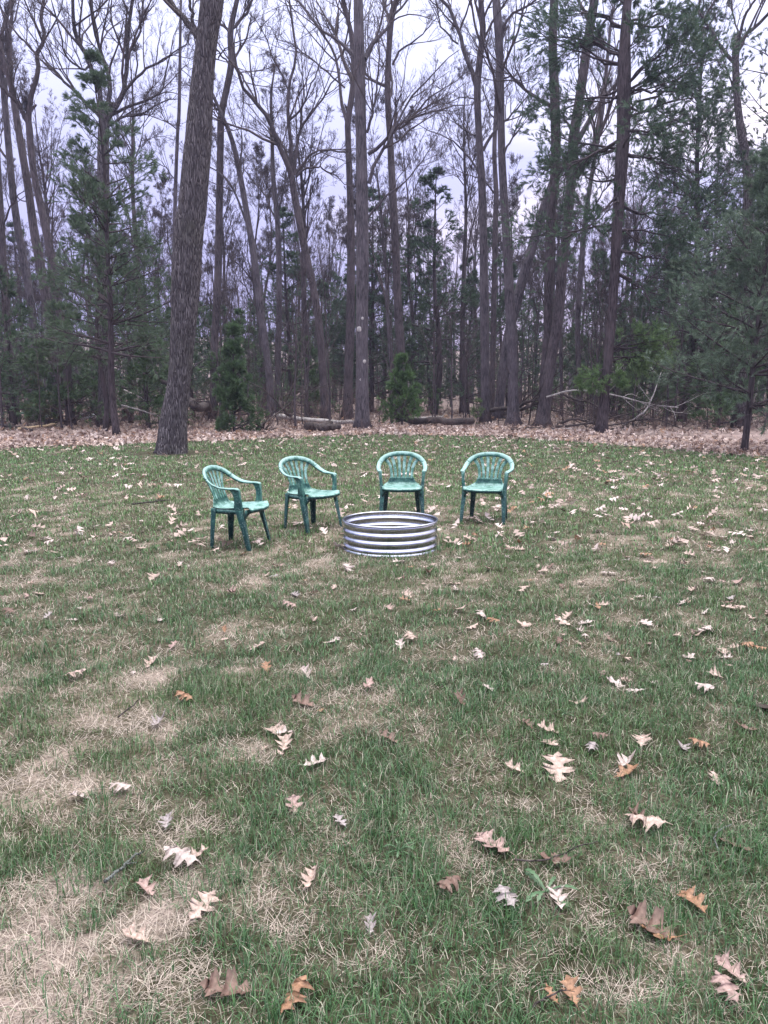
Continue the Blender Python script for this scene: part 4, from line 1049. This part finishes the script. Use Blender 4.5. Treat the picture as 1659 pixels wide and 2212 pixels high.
# ------------------------------------------------------------------ plastic armchairs
def chair_mat():
    m, nt, b = mat('faded_green_plastic')
    t0_ = nd(nt, 'ShaderNodeTexCoord').outputs['Object']
    inf = nd(nt, 'ShaderNodeObjectInfo').outputs['Random']
    t_ = nd(nt, 'ShaderNodeVectorMath', {0: t0_, 1: nd(nt, 'ShaderNodeCombineXYZ', {0: nd(nt, 'ShaderNodeMath', {0: inf, 1: 9.0}, operation='MULTIPLY').outputs[0]}).outputs[0]}, operation='ADD').outputs[0]
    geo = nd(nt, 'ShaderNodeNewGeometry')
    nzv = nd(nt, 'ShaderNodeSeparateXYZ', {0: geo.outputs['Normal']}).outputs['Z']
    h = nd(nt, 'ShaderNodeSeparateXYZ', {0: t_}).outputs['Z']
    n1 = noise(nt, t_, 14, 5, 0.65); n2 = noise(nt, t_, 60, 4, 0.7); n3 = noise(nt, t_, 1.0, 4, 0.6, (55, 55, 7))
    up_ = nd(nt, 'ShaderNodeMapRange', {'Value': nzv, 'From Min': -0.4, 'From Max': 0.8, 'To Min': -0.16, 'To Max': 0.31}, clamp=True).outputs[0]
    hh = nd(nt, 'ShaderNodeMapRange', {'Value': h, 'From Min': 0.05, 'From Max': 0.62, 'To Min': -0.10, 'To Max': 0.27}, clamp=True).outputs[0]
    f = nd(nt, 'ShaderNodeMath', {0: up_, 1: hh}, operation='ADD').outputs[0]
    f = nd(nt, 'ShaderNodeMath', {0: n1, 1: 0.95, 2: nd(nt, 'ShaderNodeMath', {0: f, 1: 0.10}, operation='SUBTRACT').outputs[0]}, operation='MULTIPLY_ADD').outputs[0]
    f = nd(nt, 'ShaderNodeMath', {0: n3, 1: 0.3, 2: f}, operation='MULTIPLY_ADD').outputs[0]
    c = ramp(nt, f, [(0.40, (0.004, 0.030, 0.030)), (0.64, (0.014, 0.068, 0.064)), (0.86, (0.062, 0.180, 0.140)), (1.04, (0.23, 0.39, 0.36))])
    sp_ = ramp(nt, n2, [(0.56, (0, 0, 0)), (0.70, (0.75, 0.75, 0.75))])
    mx = nd(nt, 'ShaderNodeMix', {0: sp_, 6: c, 7: (0.36, 0.48, 0.45, 1)}, data_type='RGBA')
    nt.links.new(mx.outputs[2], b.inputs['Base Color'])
    b.inputs['Roughness'].default_value = 0.42
    b.inputs['Specular IOR Level'].default_value = 0.4
    bump(nt, b, n2, 0.15, 0.004)
    return m
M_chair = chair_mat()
def bev(o, w=0.003):
    md = o.modifiers.new('bevel', 'BEVEL'); md.width = w; md.segments = 2; md.limit_method = 'ANGLE'; md.angle_limit = R(40)
    return o
def grid(S, name, e, thick=0.005, off=-1):
    a, b_n, _ = S.shape
    i = np.arange(a * b_n).reshape(a, b_n)
    q = np.stack([i[:-1, :-1], i[:-1, 1:], i[1:, 1:], i[1:, :-1]], -1).reshape(-1, 4)
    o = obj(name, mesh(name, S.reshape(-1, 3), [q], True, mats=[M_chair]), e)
    md = o.modifiers.new('thickness', 'SOLIDIFY'); md.thickness = thick; md.offset = off
    return o
def back_y(z): return 0.205 + (z - 0.48) * 0.34
def make_chair():
    e = thing('plastic_armchair', 'x', 'chair', group='green plastic armchairs around the fire ring')
    # seat: front roll, dish, curve up into the lower back
    prof = crom([(-0.262, 0.372), (-0.272, 0.392), (-0.258, 0.408), (-0.20, 0.414), (-0.08, 0.404), (0.06, 0.394), (0.15, 0.396), (0.192, 0.415), (0.204, 0.45), (0.212, 0.495)], 30)
    hw = np.interp(np.arange(30), [0, 3, 8, 16, 22, 25, 29], [0.222, 0.232, 0.236, 0.222, 0.205, 0.168, 0.146])
    u = np.linspace(-1, 1, 17)
    S = np.zeros((30, 17, 3))
    for k in range(30):
        S[k, :, 0] = u * hw[k]
        fr = np.exp(-((prof[k, 0] + 0.27) / 0.05) ** 2)
        S[k, :, 1] = prof[k, 0] + (u ** 2) * (0.055 * fr) - (1 - u ** 2) * (0.02 if k > 23 else 0) * -1
        dish = 0.012 * (1 - u ** 2) if 5 < k < 24 else 0 * u
        S[k, :, 2] = prof[k, 1] - dish + (0.012 * np.maximum(np.abs(u) - 0.8, 0) / 0.2 if 6 < k < 22 else 0)
    grid(S[::-1], 'seat', e, 0.006)
    # front apron with filleted ends, side and rear aprons
    x_ = np.linspace(-0.232, 0.232, 33); bot = 0.362 - 0.075 * np.clip((np.abs(x_) - 0.155) / 0.077, 0, 1) ** 2.2
    yy = -0.235 + 0.075 * (np.abs(x_) / 0.232) ** 2.2
    grid(np.stack([np.stack([x_, yy - 0.004, np.full(33, 0.40)], -1), np.stack([x_, yy, (bot + 0.40) / 2], -1), np.stack([x_, yy + 0.004, bot], -1)]), 'front_apron', e, 0.005, 0)
    for s in (-1, 1):
        y_ = np.linspace(-0.12, 0.17, 12); xo = s * np.interp(y_, [-0.12, 0.17], [0.228, 0.2])
        grid(np.stack([np.stack([xo, y_, np.full(12, 0.397)], -1), np.stack([xo * 1.01, y_, np.full(12, 0.352)], -1)]), 'side_apron', e, 0.005, 0)
    x_ = np.linspace(-0.19, 0.19, 12)
    grid(np.stack([np.stack([x_, np.full(12, 0.186), np.full(12, 0.41)], -1), np.stack([x_, np.full(12, 0.19), np.full(12, 0.355)], -1)]), 'rear_apron', e, 0.005, 0)
    # arms and back arch: one continuous band, cut into armrests and arch
    half = [(0.262, -0.118, 0.598), (0.268, -0.09, 0.612), (0.276, 0.0, 0.614), (0.282, 0.08, 0.622), (0.279, 0.145, 0.645), (0.262, 0.205, 0.685), (0.222, 0.25, 0.73), (0.15, 0.283, 0.765), (0.075, 0.297, 0.780), (0, 0.30, 0.785)]
    wdir = [(1, 0, 0), (1, 0, 0), (1, 0, 0.05), (1, 0.0, 0.25), (0.95, 0.1, 0.5), (0.85, 0.2, 0.75), (0.65, 0.3, 0.95), (0.4, 0.34, 1), (0.2, 0.34, 1), (0, 0.34, 1)]
    wid = [0.046, 0.05, 0.05, 0.05, 0.052, 0.056, 0.058, 0.056, 0.055, 0.054]
    full = half + [(-x0, y0, z0) for x0, y0, z0 in half[-2::-1]]
    wf = wdir + [(-a0, b0, c0) for a0, b0, c0 in wdir[-2::-1]]
    wd = wid + wid[-2::-1]
    C = crom([(*a0, *b0, c0) for a0, b0, c0 in zip(full, wf, wd)], 91)
    P, Wd, wv = C[:, :3], nrm(C[:, 3:6]), C[:, 6]
    T = nrm(np.gradient(P, axis=0)); N = nrm(np.cross(T, Wd)); Wd = nrm(np.cross(N, T))
    N = np.where((N[:, 2:3] * 1.0 - N[:, 1:2]) > 0, N, -N)
    sec = [(-0.5, -0.012), (-0.5, 0.0), (-0.40, 0.0075), (0.40, 0.0075), (0.5, 0.0), (0.5, -0.012), (0.42, -0.012), (0.38, -0.001), (-0.38, -0.001), (-0.42, -0.012)]
    rings = np.stack([P + Wd * (a0 * wv)[:, None] + N * b0 for a0, b0 in sec], 1)
    for nm, i0, i1 in (('armrest', 0, 26), ('backrest', 25, 66), ('armrest', 65, 91)):
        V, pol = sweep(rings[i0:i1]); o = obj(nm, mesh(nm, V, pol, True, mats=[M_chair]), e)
        if nm == 'backrest': arch = o
    # slats fanning from the lower back to the arch
    xb = np.array([-0.122, -0.074, -0.025, 0.025, 0.074, 0.122]); xt = np.array([-0.205, -0.128, -0.042, 0.042, 0.128, 0.205]); zt = np.array([0.718, 0.752, 0.768, 0.768, 0.752, 0.718])
    for k in range(6):
        bow = 0.30 if k in (0, 5) else 0.4
        c = crom([(xb[k], 0.475, 0.036), (xb[k] + (xt[k] - xb[k]) * 0.04, 0.55, 0.033), (xb[k] + (xt[k] - xb[k]) * bow, 0.55 + (zt[k] - 0.55) * 0.55, 0.035), (xt[k], zt[k], 0.040)], 14)
        X, Z, Wk = c[:, 0], c[:, 1], c[:, 2]
        Y = back_y(Z) + 0.002 + 0.012 * (X / 0.2) ** 2 * -1
        P = np.stack([X, Y, Z], -1); T = nrm(np.gradient(P, axis=0))
        nrmv = np.array([0, -0.947, 0.32]); Sd = nrm(np.cross(T, nrmv)); Nn = nrm(np.cross(Sd, T))
        sec2 = [(-0.5, -0.004), (-0.5, 0.003), (0.5, 0.003), (0.5, -0.004)]
        V, pol = sweep(np.stack([P + Sd * (a0 * Wk)[:, None] + Nn * b0 for a0, b0 in sec2], 1))
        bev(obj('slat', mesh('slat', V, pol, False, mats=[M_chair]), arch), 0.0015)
    # legs with an L-shaped section; front ones run on upwards as arm posts
    def ell(rows, sx, sy):
        c = crom(rows, 14)      # corner x,y,z, flange x, flange y
        rg = []
        for (X, Y, Z, fx, fy) in c:
            th = 0.006
            q = [(0, 0), (-fx, 0), (-fx, th), (-fx * 0.55, th), (-fx * 0.5, th * 0.2 + th), (-th, th), (-th, fy), (0, fy)]
            rg.append([(sx * (X + a0), Y + sy * b0, Z) for a0, b0 in q])
        rg = np.array(rg)
        if sx * sy < 0: rg = rg[:, ::-1]
        return sweep(rg)
    for s in (-1, 1):
        V, pol = ell([(0.268, -0.225, -0.012, 0.036, 0.036), (0.266, -0.19, 0.15, 0.044, 0.044), (0.262, -0.158, 0.30, 0.054, 0.058), (0.258, -0.142, 0.40, 0.060, 0.075)], s, 1)
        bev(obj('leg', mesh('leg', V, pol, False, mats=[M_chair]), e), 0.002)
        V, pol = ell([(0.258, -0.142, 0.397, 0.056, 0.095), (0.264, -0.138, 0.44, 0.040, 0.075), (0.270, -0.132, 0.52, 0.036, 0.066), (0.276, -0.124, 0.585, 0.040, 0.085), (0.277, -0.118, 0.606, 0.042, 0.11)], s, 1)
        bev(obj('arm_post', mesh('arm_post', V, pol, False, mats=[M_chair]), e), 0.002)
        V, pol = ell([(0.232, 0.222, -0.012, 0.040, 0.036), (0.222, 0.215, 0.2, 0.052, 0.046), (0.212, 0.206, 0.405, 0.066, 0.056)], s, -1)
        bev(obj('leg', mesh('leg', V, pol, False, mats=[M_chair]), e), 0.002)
    return e
ch = make_chair()
CH = [(-1.42, 7.47, -14, 'faded green plastic armchair turned side-on, all four legs clear of the fire ring'),
      (-0.80, 8.42, -42, 'faded green plastic armchair angled towards the fire ring, one front leg almost touching it'),
      (0.21, 9.0, -91, 'faded green plastic armchair directly behind the fire ring, its feet hidden by the rim'),
      (1.19, 8.90, -108, 'faded green plastic armchair next to the leaf-strewn grass, turned slightly towards the ring')]
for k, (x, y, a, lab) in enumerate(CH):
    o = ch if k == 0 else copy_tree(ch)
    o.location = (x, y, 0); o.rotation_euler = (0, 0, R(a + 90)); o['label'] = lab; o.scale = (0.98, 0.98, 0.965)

# ------------------------------------------------------------------ fallen oak leaves on the lawn
M_leaf = attr_mat('dry_oak_leaf', 0.5, 0.4, 0.12, 0.75, 9)
HALF = [(0.012, 0.02), (0.06, 0.08), (0.14, 0.14), (0.26, 0.19), (0.16, 0.23), (0.11, 0.28), (0.14, 0.33), (0.28, 0.38), (0.43, 0.46), (0.33, 0.47), (0.37, 0.54), (0.22, 0.54), (0.12, 0.58), (0.13, 0.64), (0.25, 0.71), (0.40, 0.81), (0.28, 0.80), (0.22, 0.87), (0.11, 0.85), (0.09, 0.93)]
def leaf_mesh(colr, curl, bend, twist, wide):
    hv = np.array(HALF)
    n = len(hv)
    def side(s):
        q = hv * np.array([wide, 1.0]) + rng.normal(size=hv.shape) * np.array([0.022, 0.014])
        q[:, 0] = np.maximum(q[:, 0], 0.012) * s
        return q
    A, B = side(1), side(-1)
    mid = np.stack([np.zeros(n), (A[:, 1] + B[:, 1]) / 2], -1)
    tip = np.array([[0, 1.02]])
    p2 = np.concatenate([mid, A, B, tip])
    stem = np.array([[-0.012, -0.16], [0.012, -0.16], [0.012, 0.02], [-0.012, 0.02]])
    p2 = np.concatenate([p2, stem])
    X, Y = p2[:, 0], p2[:, 1] - 0.5
    ph = fbm(X * 6 + rng.random() * 40, Y * 6 + 3, 2) - 0.5
    Z = curl * X ** 2 * 2.2 + bend * Y ** 2 * 1.2 + twist * X * Y * 2 + 0.10 * ph + 0.03 * np.abs(X)
    X = X * (1 - 0.35 * min(abs(curl), 1.4) * np.abs(X))
    V = np.stack([X, Y, Z - Z.min()], -1)
    f4, f3 = [], []
    for k in range(n - 1):
        f4.append([k, n + k, n + k + 1, k + 1]); f4.append([k, k + 1, 2 * n + k + 1, 2 * n + k])
    t_ = 3 * n
    f3 += [[n - 1, 2 * n - 1, t_], [n - 1, t_, 3 * n - 1]]
    f4.append([t_ + 1, t_ + 2, t_ + 3, t_ + 4])
    c = np.repeat(np.array(colr)[None], len(V), 0)
    c[:n] *= 1.25; c[t_ + 1:] *= 0.8
    c[n:3 * n] *= rng.uniform(0.72, 1.12, (2 * n, 1))
    return mesh('oak_leaf', V, [np.array(f4), np.array(f3)], True, np.clip(c, 0, 0.8), [M_leaf])
LCOL = {'tan': (0.45, 0.345, 0.295), 'pale': (0.49, 0.415, 0.385), 'orange': (0.30, 0.165, 0.095), 'brown': (0.17, 0.105, 0.082), 'pink': (0.36, 0.25, 0.225), 'grey': (0.34, 0.30, 0.30)}
LTXT = {'tan': 'dry tan oak leaf lying in the lawn grass', 'pale': 'bleached whitish oak leaf lying in the lawn grass', 'orange': 'bright orange-brown oak leaf lying in the lawn grass', 'brown': 'dark brown curled oak leaf lying in the lawn grass',
        'pink': 'dull pinkish-brown oak leaf lying in the lawn grass', 'grey': 'small silvery grey leaf lying in the lawn grass'}
LMESH = {}
for cn, cc in LCOL.items():
    LMESH[cn] = [leaf_mesh(cc, cu, be, tw, wi) for (cu, be, tw, wi) in [(0.15, 0.1, 0.05, 1.0), (0.6, 0.15, 0.25, 0.9), (-0.5, -0.2, -0.15, 1.05), (1.3, 0.4, 0.5, 0.8), (0.25, 0.6, -0.4, 0.72), (0.3, -0.2, 0.3, 1.15), (-0.25, 0.25, 0.1, 0.6), (0.1, 0.05, -0.2, 0.85)]]
def put_leaf(x, y, size, cn, shape, az, tilt=(0.0, 0.0), z=0.022, label=None, group=True):
    o = obj('oak_leaf', LMESH[cn][shape])
    o.location = (x, y, z); o.scale = (size * rng.uniform(0.8, 1.1), size, size)
    o.rotation_euler = Euler((tilt[0], tilt[1], az), 'XYZ')
    tag(o, label or LTXT[cn], 'leaf', None if label else LTXT[cn].split(' lying')[0].replace('leaf', 'leaves') + ' on the lawn')
    return o
NOTE = [(1205, 1655, .175, 'tan', 0, -10, 'largest pale spotted tan oak leaf, spread open in the grass'), (1065, 1818, .165, 'pink', 0, 40, 'long pinkish-brown oak leaf lying slantwise in the grass, lobes pointing apart'),
        (1393, 1775, .15, 'tan', 2, 70, 'broad tan oak leaf with a curled second leaf tucked behind it'), (1378, 1760, .11, 'brown', 3, 20, 'rolled brown leaf tucked behind a broad tan oak leaf'), (1355, 1662, .13, 'orange', 1, -60, 'orange curled oak leaf standing on edge in the grass'),
        (1187, 1573, .13, 'tan', 1, 80, 'mottled tan oak leaf overlapping the leaf below it'), (1190, 1600, .10, 'tan', 0, 30, 'lower leaf of an overlapping mottled pair'), (1278, 1612, .10, 'grey', 2, -30, None), (1113, 1655, .10, 'tan', 1, 60, None),
        (390, 1850, .14, 'pale', 2, 70, 'large bleached oak leaf in a huddle on dead straw'), (425, 1842, .10, 'tan', 1, -70, 'tan leaf huddled against a large bleached one on straw'), (437, 1950, .125, 'tan', 0, -25, 'tan five-pointed oak leaf lying open on thin grass'),
        (1205, 1932, .11, 'pale', 1, 0, 'pale lobed leaf resting on the dandelion rosette'), (1093, 1935, .10, 'grey', 2, 20, 'silvery leaf lying right beside the dandelion rosette'), (1408, 1990, .16, 'brown', 1, 50, 'big brown curled leaf with an orange underside rim'), (1415, 2010, .13, 'orange', 4, 75, 'orange leaf lying under the big brown curled one'),
        (490, 2128, .15, 'brown', 1, 85, 'dark brown oak leaf curled like a boat'), (640, 2152, .125, 'orange', 2, -30, 'orange-tan oak leaf with sharp lobes leaning on green grass'), (1580, 2088, .10, 'pink', 1, 40, None), (1570, 2132, .10, 'pink', 2, 10, None), (1235, 2132, .085, 'orange', 1, 5, None), (1192, 2140, .06, 'orange', 4, 20, None),
        (557, 1392, .13, 'tan', 0, -60, None), (325, 1427, .13, 'tan', 1, -10, None), (397, 1503, .12, 'orange', 2, 60, None), (160, 1457, .14, 'tan', 2, -60, None), (660, 1452, .11, 'pale', 3, 30, None), (655, 1512, .14, 'brown', 1, 65, None), (795, 1478, .13, 'pink', 4, -10, None), (1035, 1412, .11, 'pale', 2, 10, None),
        (615, 1600, .12, 'tan', 1, 0, None), (995, 1507, .12, 'brown', 3, 10, None), (1058, 1483, .09, 'pale', 0, 50, None), (865, 1388, .11, 'pale', 1, 0, None), (875, 1292, .10, 'orange', 1, 70, None), (1065, 1339, .11, 'orange', 2, 50, None), (1225, 1327, .11, 'tan', 1, -40, None), (1292, 1307, .10, 'orange', 4, 0, None),
        (1315, 1235, .14, 'pale', 0, 70, None), (1640, 1399, .10, 'orange', 2, 90, None), (1508, 1603, .10, 'orange', 2, 80, None), (1605, 1565, .12, 'brown', 4, 60, None), (260, 1699, .10, 'pale', 2, 80, None), (635, 1732, .10, 'pink', 0, 10, None), (735, 1767, .085, 'grey', 0, 30, None), (295, 2017, .10, 'tan', 1, 80, None),
        (672, 1892, .10, 'tan', 3, -15, None), (315, 1912, .09, 'pink', 1, 50, None), (1195, 1850, .12, 'brown', 4, 80, None), (360, 1768, .08, 'grey', 1, 10, None), (170, 1715, .09, 'pale', 1, 85, None), (800, 1990, .07, 'grey', 3, 0, None), (1140, 1560, .10, 'brown', 1, 20, None), (840, 1590, .12, 'brown', 1, 60, None),
        (840, 1310, .10, 'pink', 1, 20, None), (625, 1305, .12, 'pink', 2, 60, None), (575, 1437, .09, 'orange', 1, 15, None), (485, 1357, .08, 'orange', 3, 10, None), (20, 1320, .11, 'brown', 2, 60, None), (880, 1282, .12, 'tan', 1, 30, None), (985, 1270, .10, 'pale', 4, 10, None), (1010, 1160, .13, 'tan', 1, 40, None), (1025, 1155, .12, 'orange', 2, 0, None)]
taken = []
for (px, py, sz, cn, sh, az, lab) in NOTE:
    p = ground(px, py, 0.03); taken.append(p[:2])
    put_leaf(p[0], p[1], sz * 0.92, cn, sh, R(az), (rng.normal() * 0.12 + 0.2, rng.normal() * 0.14), 0.018, lab)
n_more = 300 - len(NOTE)
cols = list(LCOL); cw = [0.42, 0.28, 0.06, 0.07, 0.12, 0.05]
taken = np.array(taken); k = 0
while k < n_more:
    y = 1.9 + 6.3 * rng.random() ** 0.72
    x = rng.uniform(-1, 1) * (0.5 * y + 0.15)
    dens = 0.42 + 0.42 * np.clip(x / 2.5, -0.7, 1.0) + (0.25 if y > 5 else 0) - (0.15 if y < 3 else 0)
    if k and rng.random() < 0.22:                      # some lie close together
        x, y = taken[-1] + rng.normal(size=2) * 0.11
    if rng.random() > dens or np.hypot(*(taken - np.array([x, y])).T).min() < 0.06: continue
    if np.hypot(x - RC[0], y - RC[1]) < RR + 0.05: continue
    taken = np.concatenate([taken, [[x, y]]]); k += 1
    cn = cols[rng.choice(6, p=cw)]
    put_leaf(x, y, rng.choice([0.045, 0.07, 0.085, 0.10, 0.115, 0.13]) * rng.uniform(0.85, 1.15), cn, int(rng.integers(0, 8)), rng.uniform(0, 6.28), (rng.normal() * 0.2, rng.normal() * 0.2), rng.uniform(0.008, 0.022))
acc = Acc()
n = 2600
y = rng.uniform(7.0, 26, n); x = rng.uniform(-1, 1, n) * (0.5 * y + 0.8)
ok = (y < edge_d(x)) & (rng.random(n) < 0.42 + 0.3 * np.clip(x / 4, -0.6, 1) + 0.15 * fbm(x * 0.6, y * 0.6) + 0.25 * np.exp(-(edge_d(x) - y) / 1.5)) & (fbm(x * 0.9 + 20, y * 0.9, 2) > 0.36)
x, y = x[ok], y[ok]
simple_leaves(acc, x, y, np.full(len(x), 0.03), 0.135, 0.3, np.array([0.38, 0.36, 0.1, 0.08, 0.08]))
tag(obj('scattered_leaves', acc.mesh('scattered_leaves', M_litter, False, True)), 'many small pale leaves scattered over the far lawn', 'leaves', kind='stuff')

# ------------------------------------------------------------------ sticks and weeds in the lawn
M_lichen = bark_mat('lichen_twig', (0.06, 0.055, 0.05), (0.26, 0.29, 0.27), scale=4)
def stick(label, pts, r, m_, side=0):
    P = np.array([ground(*q, 0.02) for q in pts]); base = P[0].copy(); base[2] = 0
    c = crom(P, 12); c[:, :2] += rng.normal(size=(12, 2)) * r * 0.5; c[:, 2] = 0.022 + r + rng.random(12) * 0.006
    V, pol = tubes(c[None], np.linspace(r, r * 0.55, 12)[None], 7, True)
    e = thing('stick', label, 'stick', base)
    obj('stem', mesh('stem', V - base, pol, True, mats=[m_]), e)
    if side:
        P1, R1 = spawn(c[None], np.linspace(r, r * 0.55, 12)[None], side, 0.3, (30, 55), 4, 0.0, 0.1, 0.55, 0.3, 0.9, 0.0012, 0.04)
        for a_, b_q in zip(P1, R1):
            a_[:, 2] = np.clip(a_[:, 2], 0.02, 0.06)
            V, pol = tubes(a_[None], b_q[None], 5, True)
            obj('side_twig', mesh('side_twig', V - base, pol, True, mats=[m_]), e)
stick('pale lichen-crusted stick lying on thin grass near the straw patch', [(228, 1912), (255, 1888), (282, 1862), (308, 1846)], 0.006, M_lichen, 2)
stick('thin dark twig lying among the green grass near the pinkish leaf', [(1112, 1862), (1180, 1862), (1235, 1840), (1292, 1822)], 0.003, M_log, 2)
stick('short forked grey twig standing in a tuft at a leaf', [(1550, 1838), (1543, 1812), (1560, 1795), (1580, 1783)], 0.003, M_lichen, 1)
stick('long dark stick lying in the lawn behind the side-on chair', [(285, 1092), (325, 1087), (368, 1082)], 0.011, M_log, 1)
stick('bent twig lying beside the bare straw patch, half hidden', [(255, 1552), (285, 1530), (300, 1515)], 0.004, M_log, 1)
stick('thin brown twig lying near the bright orange leaves at the path of moss', [(1150, 2180), (1190, 2155), (1225, 2143)], 0.003, M_log, 1)
M_weed, nt_, b_ = mat('dandelion_leaf')
nw_ = noise(nt_, nd(nt_, 'ShaderNodeTexCoord').outputs['Object'], 25, 3)
nt_.links.new(ramp(nt_, nw_, [(0.3, (0.04, 0.095, 0.04)), (0.7, (0.065, 0.125, 0.055))]), b_.inputs['Base Color'])
b_.inputs['Roughness'].default_value = 0.45
def dandelion(label, px, py, n, L):
    p = ground(px, py)
    e = thing('dandelion', label, 'weed', (p[0], p[1], 0.004))
    for k in range(n):
        a = 6.283 * k / n + rng.normal() * 0.25; l = L * rng.uniform(0.7, 1.15)
        t = np.linspace(0, 1, 12)
        w = (0.003 + 0.015 * t ** 1.2 * (1 - t * 0.55) * (1 + 0.75 * np.where(np.arange(12) % 2, 1, -0.65))) * (l / 0.14)
        w[-1] = 0.001
        z = 0.006 + 0.020 * np.sin(t * 2.6) * rng.uniform(0.2, 1.2)
        d, s_ = np.array([math.cos(a), math.sin(a)]), np.array([-math.sin(a), math.cos(a)])
        c = np.stack([d[0] * t * l, d[1] * t * l, z], -1)
        sd = np.array([s_[0], s_[1], 0])
        V = np.stack([c - sd * w[:, None] + np.array([0, 0, 0.003]), c, c + sd * w[:, None] + np.array([0, 0, 0.003])], 1)
        i = np.arange(36).reshape(12, 3)
        q = np.stack([i[:-1, :-1], i[:-1, 1:], i[1:, 1:], i[1:, :-1]], -1).reshape(-1, 4)
        o = obj('leaf', mesh('leaf', V.reshape(-1, 3), [q], True, mats=[M_weed]), e)
        md = o.modifiers.new('thickness', 'SOLIDIFY'); md.thickness = 0.0008
dandelion('flat dandelion rosette with long toothed leaves in green grass', 1180, 1935, 7, 0.10)
dandelion('small pale green dandelion among grass near the pinkish oak leaf', 862, 1845, 7, 0.055)
dandelion('tiny dandelion plant near the overlapping mottled leaves', 1222, 1548, 6, 0.05)

# ------------------------------------------------------------------ evening air
HAZE = 0.0007
hz = bpy.data.materials.new('evening_haze'); hz.use_nodes = True
hn = hz.node_tree.nodes; hn.clear()
pv = hn.new('ShaderNodeVolumePrincipled'); ho = hn.new('ShaderNodeOutputMaterial')
pv.inputs['Color'].default_value = (0.66, 0.70, 1.0, 1); pv.inputs['Density'].default_value = HAZE; pv.inputs['Anisotropy'].default_value = 0.3
hz.node_tree.links.new(pv.outputs[0], ho.inputs['Volume'])
bx = np.array([[x_, y_, z_] for x_ in (-305.0, 305.0) for y_ in (-65.0, 325.0) for z_ in (-1.5, 40.0)])
if HAZE: tag(obj('haze', mesh('haze', bx, [fq], False, mats=[hz])), kind='stuff')
sc.cycles.volume_bounces = 0
